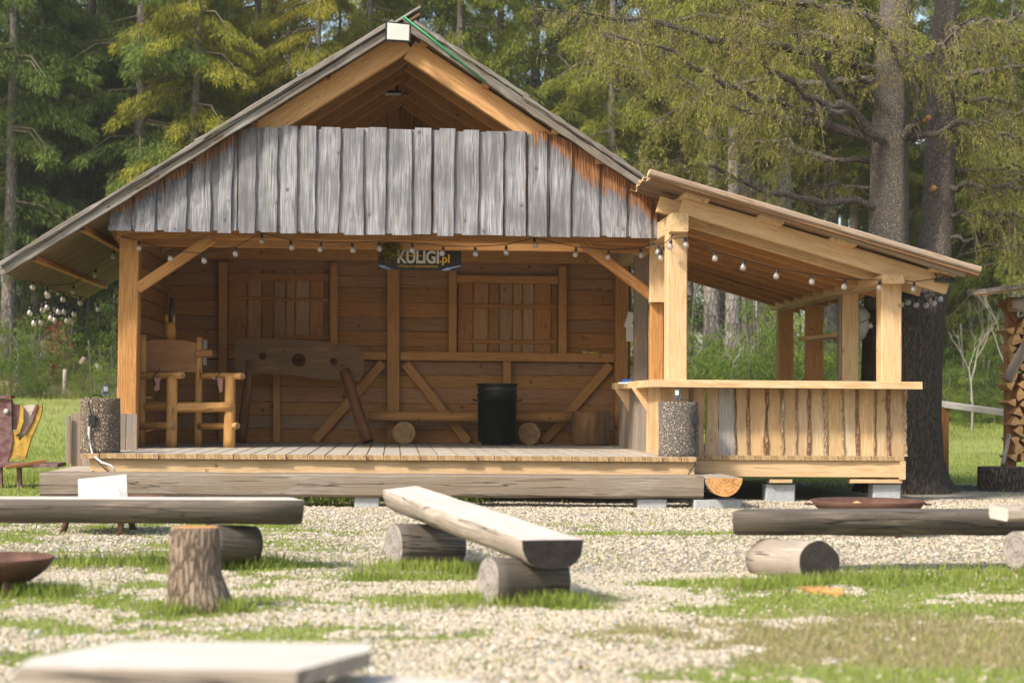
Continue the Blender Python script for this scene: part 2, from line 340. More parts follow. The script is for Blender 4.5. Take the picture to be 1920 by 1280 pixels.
M['barkstrip2'] = bark('dark_bark_batten', (.30, .18, .10), (.42, .27, .15), (.18, .09, .05), 36, .3, .008)
M['chair'] = wood('varnished_logs', (.55, .34, .14), (.32, .16, .055), knot=(.08, .03, .01), var=.14, kn=.9, rough=.45, bs=.8, split=True)
M['chair_end'] = endgrain('varnished_log_end', (.42, .27, .15), (.18, .09, .05))
M['plankbrown'] = wood('brown_plank', (.34, .185, .08), (.16, .075, .032), knot=(.05, .02, .01), var=.1, kn=.6, rough=.55)
M['pillory'] = wood('dark_plank', (.20, .105, .05), (.08, .04, .02), knot=(.02, .01, .006), var=.1, kn=.5, weather=(.34, .18, .08), wamt=0.0)
M['bark_pale'] = bark('flaky_spruce_bark', (.33, .28, .235), (.43, .375, .32), (.25, .20, .16), 34, .8, .03, 1.0)
M['bark_brown'] = bark('brown_spruce_bark', (.33, .26, .19), (.45, .37, .28), (.18, .13, .09), 34, .75, .025, 1.0)
M['bark_dark'] = bark('old_tree_bark', (.135, .11, .085), (.21, .17, .13), (.07, .055, .042), 26, .3, .04, 1.0)
M['bark_tree'] = bark('tree_bark', (.24, .205, .165), (.36, .31, .25), (.13, .105, .08), 40, .8, .02, 1.0)
M['bark_far'] = bark('far_bark', (.22, .19, .17), (.31, .275, .25), (.13, .11, .10), 9, .4, .03, .7)
M['bark_stump'] = bark('stump_bark', (.32, .24, .17), (.46, .36, .27), (.19, .13, .09), 26, .28, .02, 1.0)
M['stripped'] = wood('split_stump_side', (.30, .185, .085), (.13, .07, .03), var=.1, kn=.3, weather=(.12, .07, .035), wamt=.35, bs=1.0)
M['concrete'] = plain('concrete', (.40, .41, .41), .9, ns=.35, sc=60, bs=.5, spec=.2)
M['black'] = plain('black_plastic', (.018, .02, .021), .42, ns=.3)
M['blackm'] = plain('black_metal', (.02, .022, .024), .4, ns=.3)
M['cord'] = plain('black_cord', (.02, .02, .02), .6)
M['whitecable'] = plain('white_cable', (.62, .64, .66), .4)
M['lampgrey'] = plain('grey_lamp_casing', (.10, .135, .175), .4, ns=.3)
M['screen'] = plain('pale_lamp_glass', (.62, .64, .58), .12, ns=.25, sc=9, spec=.7, dirt=(.40, .42, .38))
M['rust'] = plain('rusted_steel', (.14, .065, .04), .75, .3, ns=.6, sc=9, dirt=(.05, .03, .025))
M['ash'] = plain('ash', (.16, .15, .15), .95, ns=.8, sc=30, bs=1)
M['whiteboard'] = plain('whitewashed_board', (.55, .54, .50), .7, ns=.5, sc=7, dirt=(.33, .31, .28))
M['maroon'] = plain('maroon_paint', (.10, .022, .026), .5, ns=.5, sc=9, dirt=(.28, .22, .19))
M['yellow'] = plain('yellow_paint', (.52, .33, .04), .5, ns=.7, sc=10, dirt=(.14, .06, .03))
M['lightwood'] = wood('pale_wood', (.62, .56, .48), (.4, .34, .27), var=.1, kn=.3)
M['green'] = plain('green_strip', (.01, .26, .09), .4)
M['leather'] = plain('pink_leather', (.38, .20, .15), .6, ns=.3)
M['leatherd'] = plain('dark_leather', (.07, .025, .02), .6)
M['blue'] = plain('blue_plastic', (.02, .12, .42), .4)
M['yellowp'] = plain('yellow_marker', (.75, .6, .06), .4)
M['white'] = plain('white_plastic', (.75, .75, .73), .4, ns=.1)
M['banner'] = plain('banner_dark', (.022, .014, .018), .45, ns=.4, sc=4)
M['bsilver'] = plain('banner_silver', (.55, .54, .52), .5, ns=.1)
M['bgold'] = plain('banner_gold', (.62, .38, .03), .5, ns=.1)
M['bblue'] = plain('banner_blue', (.10, .16, .28), .4, ns=.5, sc=12, dirt=(.4, .5, .65))
M['carve'] = wood('carved_wood', (.50, .27, .09), (.27, .12, .035), var=.05, kn=.2)
M['netting'] = plain('dark_matting', (.05, .045, .04), .9, ns=.8, sc=14, bs=1.0, dirt=(.015, .014, .013))
M['firewood'] = wood('split_wood_side', (.52, .33, .15), (.30, .16, .06), var=.2, kn=.2)
M['firewood_end'] = endgrain('split_wood_end', (.72, .44, .19), (.48, .25, .09), 240)
M['rail'] = wood('pale_rail', (.60, .56, .50), (.38, .34, .28), var=.05, kn=.4)
M['brownwood'] = wood('shed_timber', (.30, .16, .07), (.14, .07, .03), var=.15, kn=.4)
M['shingle'] = wood('shingles', (.36, .30, .23), (.15, .12, .09), var=.35, kn=.1, bs=.8)
M['twig'] = plain('grey_twigs', (.17, .13, .10), .9, ns=.3)
M['twigpale'] = plain('pale_twigs', (.30, .27, .23), .9, ns=.3)
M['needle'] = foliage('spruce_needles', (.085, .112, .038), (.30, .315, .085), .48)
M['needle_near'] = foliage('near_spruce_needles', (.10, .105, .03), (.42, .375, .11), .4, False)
M['grass'] = foliage('grass_blades', (.17, .235, .04), (.42, .47, .12), .5, False)
M['grassdry'] = foliage('dry_grass_blades', (.28, .25, .12), (.48, .42, .24), .4, False)
M['wreath'] = foliage('dried_leaves', (.08, .07, .012), (.30, .25, .03), .3, False)
M['litter'] = foliage('leaf_litter', (.05, .03, .015), (.17, .10, .045), .1, False)
M['rustleaf'] = foliage('rust_leaves', (.12, .04, .02), (.28, .10, .045), .3, False)
def glassmat():
    t = NT('bulb_glass'); fr = t.node('ShaderNodeFresnel'); fr.inputs[0].default_value = 1.8
    tr = t.node('ShaderNodeBsdfTransparent'); tr.inputs[0].default_value = (.95, .93, .90, 1); gl = t.node('ShaderNodeBsdfGlossy'); gl.inputs['Roughness'].default_value = .04
    mx = t.node('ShaderNodeMixShader'); t.l(t.math('ADD', fr.outputs[0], .12), mx.inputs[0]); t.l(tr.outputs[0], mx.inputs[1]); t.l(gl.outputs[0], mx.inputs[2]); df = t.node('ShaderNodeBsdfTranslucent'); df.inputs[0].default_value = (.85, .8, .75, 1); d2 = t.node('ShaderNodeBsdfDiffuse'); d2.inputs[0].default_value = (.85, .82, .78, 1); ad = t.node('ShaderNodeMixShader'); t.l(df.outputs[0], ad.inputs[1]); t.l(d2.outputs[0], ad.inputs[2]); m2 = t.node('ShaderNodeMixShader'); m2.inputs[0].default_value = .33; t.l(mx.outputs[0], m2.inputs[1]); t.l(ad.outputs[0], m2.inputs[2]); t.l(m2.outputs[0], t.out.inputs[0]); return t.m
M['glass'] = glassmat()
M['filament'] = plain('filament', (.75, .45, .36), .4)
# ------------------------------------------------------------------ ground
BLOBS = [  # px, py on ground, rx, ry (m), amount
    (300, 1050, 1.3, .28, 1.0), (520, 1060, .5, .25, 1.0), (620, 1000, .9, .6, .35), (130, 1000, 1.2, .5, .35), (780, 1080, .75, .38, 1.0), (930, 1120, .8, .32, 1.0), (1040, 1140, .35, .25, .8),
    (1220, 1003, .9, .22, .75), (1060, 990, .4, .2, .45), (1650, 1090, 1.7, .42, 1.0), (1420, 1110, .5, .3, .8), (1850, 1100, 1.1, .5, 1.0), (1820, 1200, 1.7, 1.3, 1.0), (1650, 1150, 1.2, .7, 1.0), (1900, 1270, 1.4, 1.0, 1.0), (1560, 1125, .8, .4, .9),
    (200, 1150, 1.6, .9, .62), (560, 1190, 1.0, .6, .55), (60, 1120, .8, .5, .8), (700, 1120, 1.4, .3, .5), (100, 1240, .9, .5, .8), (1000, 1250, 1.2, .35, .3), (450, 1130, .9, .5, .68),
    (900, 935, .9, .35, .9), (520, 945, 1.6, .4, .9), (200, 930, 1.5, .5, .9), (150, 985, 1.2, .35, .6), (1600, 915, 1.3, .35, .6), (1730, 905, .4, .4, 1.0), (830, 950, .4, .2, .7)]
_BL = [(G(a, b).x, G(a, b).y, rx, ry, am) for a, b, rx, ry, am in BLOBS]
def gz(x, y):
    x = np.asarray(x, float); y = np.asarray(y, float)
    z = .05 * (fbm(x * .35 + 9, y * .35 + 3, 2) - .5) + .012 * (vn(x * 2.1, y * 2.1) - .5)
    lf = 1 - sst(-2, 8, x)
    z = z + sst(27, 52, y) * (.62 + .55 * lf) + sst(50, 62, y) * (.45 + .75 * lf) + np.clip(y - 62, 0, 400) * .035
    return z
def gmask(x, y):
    x = np.asarray(x, float); y = np.asarray(y, float)
    n = fbm(x * .8 + 3, y * .8 + 8, 4); lw = .25 + .75 * sst(.6, -1.2, x - (y - 12) * .05); lw = np.maximum(lw, .45 * sst(9.5, 8, y)); m_ = (.08 + .52 * sst(.40, .66, n)) * lw
    for bx, by, rx, ry, am in _BL:
        d = np.sqrt(((x - bx) / rx) ** 2 + ((y - by) / ry) ** 2); m_ = np.maximum(m_, am * sst(1.6, .25, d + .9 * (fbm(x * 1.6, y * 1.6, 4) - .5)))
    lawn = np.maximum(sst(-3.3, -4.3, x + .6 * (fbm(x, y) - .5)) * sst(17.2, 18.6, y), sst(25, 26.5, y)); m_ = np.maximum(m_, lawn)
    m_ = np.maximum(m_, sst(7.6, 8.6, x) * sst(24.2, 25.5, y))
    md = .35 + .95 * sst(.30, .60, fbm(x * 5 + 2, y * 5, 3)); md = md + (1.15 - md) * sst(.7, .95, m_); m_ = m_ * np.where(lawn > .5, 1, md)
    return np.clip(m_, 0, 1)
def gdry(x, y):
    g = G(1750, 1200); d = np.sqrt(((x - g.x) / 2.3) ** 2 + ((y - g.y) / 1.1) ** 2)
    a = sst(1.2, .5, d + .4 * (fbm(x * 2, y * 2, 3) - .5)) * .85
    return np.clip(np.maximum(a, np.maximum(sst(40, 50, y) * .5, .45 * sst(.5, .62, fbm(x * .5, y * .5, 3)) * sst(23, 30, y))), 0, 1)
def make_ground():
    xs = np.concatenate([[-300, -120, -60, -35, -24, -17, -13], np.arange(-10.5, 14.5, .13), [17, 21, 28, 40, 65, 130, 300]])
    ys = np.concatenate([[-60, -20, -5], np.arange(1, 29, .12), np.arange(29, 66, 1.0), [70, 80, 100, 130, 180, 260, 400]])
    X, Y = np.meshgrid(xs, ys); Z = gz(X, Y); nx, ny = len(xs), len(ys)
    me = bpy.data.meshes.new('ground'); me.vertices.add(nx * ny); me.vertices.foreach_set('co', np.stack([X, Y, Z], -1).astype(np.float32).ravel())
    i = np.arange(nx * ny).reshape(ny, nx); q = np.stack([i[:-1, :-1], i[:-1, 1:], i[1:, 1:], i[1:, :-1]], -1).reshape(-1, 4); n = len(q)
    me.loops.add(n * 4); me.loops.foreach_set('vertex_index', q.ravel()); me.polygons.add(n); me.polygons.foreach_set('loop_start', np.arange(n) * 4); me.polygons.foreach_set('loop_total', np.full(n, 4))
    me.update(calc_edges=True); me.polygons.foreach_set('use_smooth', np.ones(n, bool))
    for nm, f in (('gm', gmask), ('gd', gdry)):
        a = me.attributes.new(nm, 'FLOAT', 'POINT'); a.data.foreach_set('value', f(X, Y).astype(np.float32).ravel())
    t = NT('ground'); oc = t.node('ShaderNodeTexCoord').outputs['Object']; gm = t.node('ShaderNodeAttribute', attribute_name='gm').outputs['Fac']; gd = t.node('ShaderNodeAttribute', attribute_name='gd').outputs['Fac']
    v = t.vor(oc, 34); ve = t.vor(oc, 34, 'DISTANCE_TO_EDGE'); sc = t.node('ShaderNodeSeparateColor'); t.l(v.outputs['Color'], sc.inputs[0])
    grav = t.ramp(sc.outputs[0], [(0, (.27, .23, .17)), (.3, (.35, .30, .23)), (.6, (.40, .35, .27)), (.85, (.45, .41, .34)), (1, (.30, .28, .25))])
    grav = t.mix(t.mapr(ve.outputs[0], 0, .12, .35, 0), grav, (.30, .25, .17)); grav = t.mix(t.mapr(t.noise(oc, .8, 4, .6), .42, .7, 0, .35), grav, (.33, .33, .15))
    n1 = t.noise(oc, 60, 5, .7); n2 = t.noise(oc, 1.3, 4, .6); n3 = t.noise(oc, 9, 4, .7)
    gr = t.mix(t.mapr(n1, .3, .7), (.20, .24, .06), (.38, .42, .12)); gr = t.mix(t.mapr(t.math('ADD', n3, t.math('SUBTRACT', n2, .5)), .4, .7, 0, .5), gr, (.36, .33, .15)); gr = t.mix(t.mapr(t.noise(oc, .35, 4, .7), .45, .62, 0, .45), gr, (.14, .17, .045)); 
    dry = t.mix(t.mapr(n1, .3, .7), (.22, .17, .07), (.48, .39, .19)); dr = t.mapr(t.math('ADD', gd, t.math('MULTIPLY', t.math('SUBTRACT', n3, .5), .6)), .3, .75); gr = t.mix(dr, gr, dry)
    f = t.mapr(t.math('ADD', gm, t.math('MULTIPLY', t.math('SUBTRACT', n3, .5), .5)), .35, .6)
    sp = t.node('ShaderNodeSeparateXYZ'); t.l(oc, sp.inputs[0]); 
    col = t.mix(f, grav, gr); forest = t.mix(t.mapr(n3, .35, .7), (.10, .07, .04), (.30, .22, .12)); col = t.mix(t.mapr(sp.outputs[1], 50, 58), col, forest)
    me.materials.append(t.finish(col, .95, t.math('ADD', t.mapr(ve.outputs[0], 0, .2), n1), .8, .02, .1))
    o = bpy.data.objects.new('ground', me); C.objects.link(o); o['kind'] = 'structure'; return o
make_ground()
def inside(x, y):  # keeps scatter out of the stage footprint
    return ((x > -3.4) & (x < 3.3) & (y > 20.3) & (y < 26.2)) | ((x > 3) & (x < 5.75) & (y > 21.0) & (y < 26.6))
def leafmesh(name, c, d, w, att, mat, parent=None, loc=(0, 0, 0)):
    """rhombic leaves: base c, vector d, half-width vector w"""
    n = len(c); co = np.empty((n, 4, 3), np.float32); co[:, 0] = c; co[:, 1] = c + .45 * d + w; co[:, 2] = c + d; co[:, 3] = c + .45 * d - w
    co -= np.array(loc, np.float32)
    me = bpy.data.meshes.new(name); me.vertices.add(n * 4); me.vertices.foreach_set('co', co.ravel())
    me.loops.add(n * 4); me.loops.foreach_set('vertex_index', np.arange(n * 4)); me.polygons.add(n); me.polygons.foreach_set('loop_start', np.arange(n) * 4); me.polygons.foreach_set('loop_total', np.full(n, 4))
    me.update(calc_edges=True); a = me.attributes.new('att', 'FLOAT', 'POINT'); a.data.foreach_set('value', np.repeat(np.clip(att, 0, 1), 4).astype(np.float32))
    me.materials.append(mat); o = bpy.data.objects.new(name, me); C.objects.link(o)
    if parent is not None: o.parent = parent
    else: o.location = loc
    return o
def scatter(n, y0, y1, keep, side=1.6):
    y = np.sqrt(rng.uniform(y0 ** 2, y1 ** 2, n)); u = rng.uniform(0, 1, n)
    xl = y * ((0 - 740) / FPX) - side; xr = y * ((1920 - 740) / FPX) + side; x = xl + u * (xr - xl)
    k = rng.random(n) < keep(x, y); k &= ~inside(x, y); return x[k], y[k]
def blades(name, x, y, ln, mat, label):
    n = len(x); z = gz(x, y); a = rng.uniform(0, 6.28, n); lean = rng.uniform(.1, .8, n); L = ln * rng.uniform(.5, 1.3, n)
    d = np.stack([np.cos(a) * lean, np.sin(a) * lean, np.ones(n)], -1); d /= np.linalg.norm(d, axis=1)[:, None]; d *= L[:, None]
    b = rng.uniform(0, 3.14, n); wd = (.0028 + .0005 * y / 4) * rng.uniform(.7, 1.3, n); w = np.stack([np.cos(b) * wd, np.sin(b) * wd, 0 * b], -1)
    o = leafmesh(name, np.stack([x, y, z - .005], -1), d, w, rng.random(n) * .8 + .3 * (vn(x * 1.5, y * 1.5) - .5), mat); tag(o, label, name.replace('_', ' '), None, 'stuff'); return o
near = lambda x, y: gmask(x, y) ** 1.4 * (1 - .75 * gdry(x, y))
x, y = scatter(170000, 6.5, 17, near); blades('grass', x, y, .040, M['grass'], 'short green grass growing through the gravel')
x, y = scatter(90000, 17, 34, near, 1.0); blades('lawn_grass', x, y, .06, M['grass'], 'mown green lawn grass on both sides of the stage')
x, y = scatter(60000, 33, 53, lambda x, y: .25 + .75 * sst(.42, .6, fbm(x * .9, y * .9, 4)), 1.0); blades('meadow_grass', x, y, .12, M['grass'], 'longer uneven meadow grass toward the forest edge')
x, y = scatter(90000, 6.5, 12.5, lambda x, y: gmask(x, y) * gdry(x, y)); blades('dry_grass', x, y, .045, M['grassdry'], 'straw coloured dry grass in the right foreground')
# long tufts around supports and under the stage
tx, ty = [], []
for px, py, r_, n_ in ((760, 1068, .30, 900), (860, 1072, .3, 800), (940, 1128, .3, 700), (1040, 1136, .28, 900), (700, 1085, .3, 500), (480, 1060, .28, 900), (420, 1062, .3, 900), (200, 1058, .5, 800), (60, 1110, .35, 1200), (1500, 1098, .35, 900), (1600, 1095, .4, 600), (1430, 1105, .25, 500), (1720, 1085, .6, 900), (1880, 1080, .5, 900), (320, 1150, .15, 250), (440, 1146, .12, 250),
                      (860, 945, .35, 500), (600, 943, .7, 700), (420, 938, .6, 600), (1560, 915, .8, 600), (1730, 918, .15, 300), (20, 900, .6, 900), (60, 905, .4, 500), (840, 1140, .4, 500)):
    g = G(px, py); a = rng.normal(0, .5, (n_, 2)); tx.append(g.x + a[:, 0] * r_); ty.append(g.y + a[:, 1] * r_ * .6)
tx = np.concatenate(tx); ty = np.concatenate(ty); k = ~inside(tx, ty); k &= rng.random(len(k)) < .6; blades('tall_grass', tx[k], ty[k], .095, M['grass'], 'longer grass tufts around the bench supports')
x, y = scatter(420, 7, 19.5, lambda x, y: 0 * x + 1); n = len(x); a = rng.uniform(0, 6.28, n); d = np.stack([np.cos(a), np.sin(a), .3 + 0 * a], -1) * rng.uniform(.02, .05, n)[:, None]; w = np.stack([-np.sin(a), np.cos(a), .4 * np.sin(a)], -1) * rng.uniform(.006, .014, n)[:, None]
tag(leafmesh('leaf_litter', np.stack([x, y, gz(x, y) + .018], -1), d, w, rng.random(n), M['litter']), 'scattered brown leaves and bark crumbs on the gravel', 'leaf litter', None, 'stuff')
# pebbles
def pebbles():
    P = []
    for n, a, b, s in ((95000, 6.6, 12, 1.0), (70000, 12, 21.5, 1.25)):
        x, y = scatter(n, a, b, lambda x, y: np.clip(sst(.62, .28, gmask(x, y)), .025, 1)); P.append(np.stack([x, y, gz(x, y) + .002, np.full(len(x), s)], -1))
    P = np.concatenate(P); me = bpy.data.meshes.new('gravel'); me.vertices.add(len(P)); me.vertices.foreach_set('co', P[:, :3].astype(np.float32).ravel()); me.update()
    t = NT('pebble'); r_ = t.node('ShaderNodeObjectInfo').outputs['Random']; oc = t.node('ShaderNodeTexCoord').outputs['Object']
    c = t.ramp(r_, [(0, (.30, .25, .17)), (.2, (.38, .32, .225)), (.5, (.43, .37, .27)), (.7, (.48, .425, .325)), (.84, (.37, .275, .18)), (.93, (.29, .275, .25)), (1, (.57, .545, .49))])
    mat = t.finish(c, .75, None, spec=.3)
    ng = bpy.data.node_groups.new('gravel', 'GeometryNodeTree'); ng.interface.new_socket('Geometry', in_out='INPUT', socket_type='NodeSocketGeometry'); ng.interface.new_socket('Geometry', in_out='OUTPUT', socket_type='NodeSocketGeometry')
    N = ng.nodes; L = ng.links; gi = N.new('NodeGroupInput'); go = N.new('NodeGroupOutput'); ico = N.new('GeometryNodeMeshIcoSphere'); ico.inputs['Radius'].default_value = .013; ico.inputs['Subdivisions'].default_value = 2
    ss = N.new('GeometryNodeSetShadeSmooth'); L.new(ico.outputs[0], ss.inputs[0]); sm = N.new('GeometryNodeSetMaterial'); sm.inputs['Material'].default_value = mat; L.new(ss.outputs[0], sm.inputs[0])
    iop = N.new('GeometryNodeInstanceOnPoints'); L.new(gi.outputs[0], iop.inputs['Points']); L.new(sm.outputs[0], iop.inputs['Instance'])
    rr = N.new('FunctionNodeRandomValue'); rr.data_type = 'FLOAT_VECTOR'; rr.inputs[0].default_value = (-.5, -.5, 0); rr.inputs[1].default_value = (.5, .5, 6.28); L.new(rr.outputs[0], iop.inputs['Rotation'])
    rs = N.new('FunctionNodeRandomValue'); rs.data_type = 'FLOAT_VECTOR'; rs.inputs[0].default_value = (.5, .4, .3); rs.inputs[1].default_value = (1.7, 1.3, .7); rs.inputs['Seed'].default_value = 5; L.new(rs.outputs[0], iop.inputs['Scale'])
    L.new(iop.outputs[0], go.inputs[0]); o = bpy.data.objects.new('gravel', me); C.objects.link(o); md = o.modifiers.new('gravel', 'NODES'); md.node_group = ng
    tag(o, 'cream and grey pebbles covering the yard', 'gravel', None, 'stuff')
pebbles()
# ------------------------------------------------------------------ STAGE
ZD = CAMZ - .605
XA, YA, ZA = V((1, 0, 0)), V((0, 1, 0)), V((0, 0, 1))
YR, YE, YB, YP, YF = 21.25, 26.7, 26.0, 21.9, 21.42     # roof front / back edge, rear wall, front posts, fascia
st = thing('stage_shelter', (-.3, 23, 0), 'open timber stage hut with steep gabled roof and weathered grey gable boards', 'stage hut')
P0 = lambda px, py, Y: Q(px, py, Y)
# roof
LE = P0(0, 502, YR); AP = P0(757, 34, YR); RE = P0(1205, 336, YR)
sl = (AP.z - LE.z) / (AP.x - LE.x); sr = (RE.z - AP.z) / (RE.x - AP.x)
def roofz(x, off=0.0): return (LE.z + (x - LE.x) * sl if x < AP.x else AP.z + (x - AP.x) * sr) - off
def roof_side(name, pa, pb, lab=None):
    A = (pb - pa).normalized(); N = A.cross(YA); N = N if N.z > 0 else -N; L = (pb - pa).length
    mb = MB(); y = YR; k = 0
    while y < YE:
        w = rnd.uniform(.17, .25); mb.board(V((pa.x, y, pa.z)) - N * .045 - A * rnd.uniform(0, .03), A, YA, N, L, w - .006, .028, n=5, wob=.003, mi=0, emi=0); y += w
    y = YR - .01
    while y < YE:   # upper weathered layer, in three courses
        w = rnd.uniform(.17, .24)
        for q in range(3):
            a = L * q / 3 - rnd.uniform(0, .07); ll = L / 3 + rnd.uniform(.03, .09); mb.board(V((pa.x, y, pa.z)) + N * (.010 + .007 * (2 - q if pa.x > 1 else q)) + A * a, A, YA, N, ll, w - .003, .026, n=4, wob=.004, mi=1, emi=1)
        y += w
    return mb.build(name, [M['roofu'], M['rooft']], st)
roof_side('roof_slope', LE, AP + (AP - LE).normalized() * .20)
roof_side('roof_slope', RE, AP + V((.02, 0, -.03)))
mb = MB(); a = P0(757, 31, YR - .03); b = P0(912, 155, YR - .03); mb.tube([a, b], .012, 6); mb.build('green_strip', M['green'], st)
# barge edge logs along the rakes, purlins
for pa, pb in ((LE, AP), (RE, AP)):
    A = (pb - pa).normalized(); mb = MB(); mb.beam(pa + V((0, .02, -.07)), pb + V((0, .02, -.07)) - A * .1, .085, .05, up=(0, 1, 0), n=26, wob=.014); mb.beam(pa + V((0, -.03, .035)), pa.lerp(pb, .5) + V((0, -.03, .03)), .05, .04, up=(0, 1, 0), n=14, wob=.018); mb.beam(pa.lerp(pb, .48) + V((0, -.03, .05)), pb + V((0, -.03, .035)) - A * .15, .05, .04, up=(0, 1, 0), n=14, wob=.018); mb.build('barge_board', [M['rooft']], st)
for px in (60, 150, 268, 355, 470, 606): # purlin ends under left slope
    X = QX(px, YR + .2); mb = MB(); z = roofz(X, .10); mb.beam(V((X, YR + .10, z)), V((X, YE - .1, z)), .09, .07, c=.01, n=2, wob=.01); mb.build('purlin', [M['inner'], M['grey_end']], st)
for px in (788, 905, 1037, 1120):
    X = QX(px, YR + .2); mb = MB(); z = roofz(X, .105); mb.beam(V((X, YR + .12, z)), V((X, YE - .1, z)), .09, .07, c=.01, n=2, wob=.01); mb.build('purlin', [M['beamw'], M['old_end']], st)
# rafters
ra = P0(744, 66, 22.0)   # mid line of the rafter at the apex
dl = (P0(505, 235, 22.0) - P0(737, 84, 22.0)).normalized(); dr = (P0(1010, 245, 22.0) - P0(760, 84, 22.0)).normalized()
nl_ = V((-dl.z, 0, dl.x)); 
apx = ra.x; 
for i, Y in enumerate((21.56, 22.5, 23.5, 24.4, 25.4)):
    mt = [M['rafter_lit'], M['old_end']] if i == 0 else [M['beamw'], M['old_end']]
    w = .125; h = .26 if i == 0 else .20; dz = -.235 - .05 * (i > 0)
    for s_, d_ in ((-1, (LE - AP).normalized()), (1, (RE - AP).normalized())):
        L = (4.0 if s_ < 0 else 3.0) if i == 0 else (4.3 if s_ < 0 else 3.1)
        t0 = V((AP.x - .02, Y, AP.z - .10 - h * .62 + (0 if i == 0 else -.03)))
        mb = MB(); mb.beam(t0 + d_ * (-.06 if s_ < 0 else .12), t0 + d_ * L, w, h, up=(0, 0, 1), n=4, wob=.004, c=.01); mb.build('rafter', mt, st)
# front tie beam, posts, braces
zb = QZ(740, 452, YP); zt = zb + .17
xl_, xr_ = QX(222, YP), QX(1246, YP)
mb = MB(); mb.beam(V((xl_ - .05, YP + .09, zb + .09)), V((xr_, YP + .09, zb + .09)), .16, .18, n=8, wob=.004); mb.build('tie_beam', [M['old'], M['old_end']], st)
mb = MB(); mb.beam(V((xl_, YP + .75, zb + .02)), V((xr_, YP + .75, zb + .02)), .12, .12); mb.build('tie_beam', [M['beamw'], M['old_end']], st)
def post(name, px0, px1, Y, z0, z1, mats, depth=None, parent=st, n=5, wob=.004):
    a, b = QX(px0, Y), QX(px1, Y); w = b - a; d = depth or w; mb = MB(); mb.beam(V(((a + b) / 2, Y + d / 2, z0)), V(((a + b) / 2, Y + d / 2, z1)), w, d, up=(0, 1, 0), n=n, wob=wob, c=.012); return mb.build(name, mats, parent)
OLD = [M['old'], M['old_end']]
post('post', 219, 256, YP, ZD, zb, OLD); post('post', 1219, 1244, YP, ZD, zb, OLD); 
post('post', 1217, 1248, YP - .10, QZ(1230, 567, YP), zb + .1, [M['pine'], M['pine_end']], .09)
post('post', 1188, 1215, 23.7, ZD, QZ(1200, 470, 23.7), [M['greyside'], M['old_end']], .1)
post('post', 1153, 1178, YB - .25, ZD, QZ(1160, 470, YB), [M['old'], M['old_end']]); post('post', 262, 286, YB - .2, ZD, QZ(280, 470, YB), [M['inner']])
def diag(name, p, q, Y, w, d, mats, parent=st):
    mb = MB(); mb.beam(P0(*p, Y), P0(*q, Y), d, w, up=(0, 0, 1), c=.008, n=3, wob=.003); return mb.build(name, mats, parent)
diag('brace', (258, 541), (398, 447), YP + .05, .13, .10, OLD); diag('brace', (1232, 563), (1092, 455), YP + .05, .125, .10, OLD)
# gable boards (fascia), board on board with ragged live edges
zf0 = lambda px: QZ(px, 432 + (px - 200) * .0145, YF)
attf = lambda p: (roofz(p.x, .10) - p.z) / 1.0 + (0 if p.x < 2.2 else 0) + (.10 if p.x < 0 else -.10) + (.25 if abs(p.x + .1) < 1.75 else 0)
mb = MB(); px = 198; k = 0
ztop = QZ(740, 244, YF)
for lay in (1, 0):
    x_ = QX(198, YF) + (0 if lay == 0 else .13); xe = QX(1234, YF); k = 0
    while x_ < xe - .08:
        w = rnd.uniform(.17, .27) if lay == 0 else rnd.uniform(.24, .32)
        w = min(w, xe - x_); b0 = QZ(198 + (x_ - QX(198, YF)) * 155, 0, YF)
        pxx = 740 + x_ * 3300 / YF; zbot = zf0(pxx) + rnd.uniform(-.012, .012) + (.02 if lay else 0); top = ztop + .02 - .012 * x_ * x_ / 3 + rnd.uniform(-.012, .018) - (.01 if lay else 0)
        mb.board(V((x_, YF + (.032 if lay else 0), zbot)), ZA, XA, -YA, 1, w, .026, n=9, wob=.007, end=lambda b, x_=x_, zbot=zbot, top=top: max(.12, min(top, roofz(x_ + b, .10)) - zbot), attf=attf, skew=rnd.uniform(-.015, .015))
        x_ += w + (rnd.uniform(.03, .11) if lay == 0 else rnd.uniform(0, .02)); k += 1
mb.build('gable_boards', [M['grey'], M['grey_end']], st)
# rear wall: horizontal wavy boards
mb = MB(); z = ZD - .02; xa, xb = QX(258, YB), QX(1182, YB); ztopw = QZ(900, 462, YB)
k = 0
while z < ztopw - .02:
    w = rnd.uniform(.17, .24); mb.board(V((xa, YB + .035 + .008 * (k % 2), z)), XA, ZA, -YA, xb - xa, w + .012, .025, n=14, wob=.006); z += w; k += 1
mb.build('rear_wall', [M['inner']], st)
mb = MB(); x_ = LE.x + 1.3
while x_ < RE.x - .05:    # rear gable, vertical boards above the wall
    w = rnd.uniform(.16, .24); zz = max(ztopw - .4, QZ(900, 470, YB)) if x_ > xa - .1 else QZ(900, 470, YB)
    t_ = min(roofz(x_, .07), roofz(x_ + w, .07))
    if t_ > zz + .15: mb.board(V((x_, YB + .30, zz - .05)), ZA, XA, -YA, t_ - zz + .03, w - .003, .025, n=2)
    x_ += w
mb.build('rear_gable', [M['inner']], st)
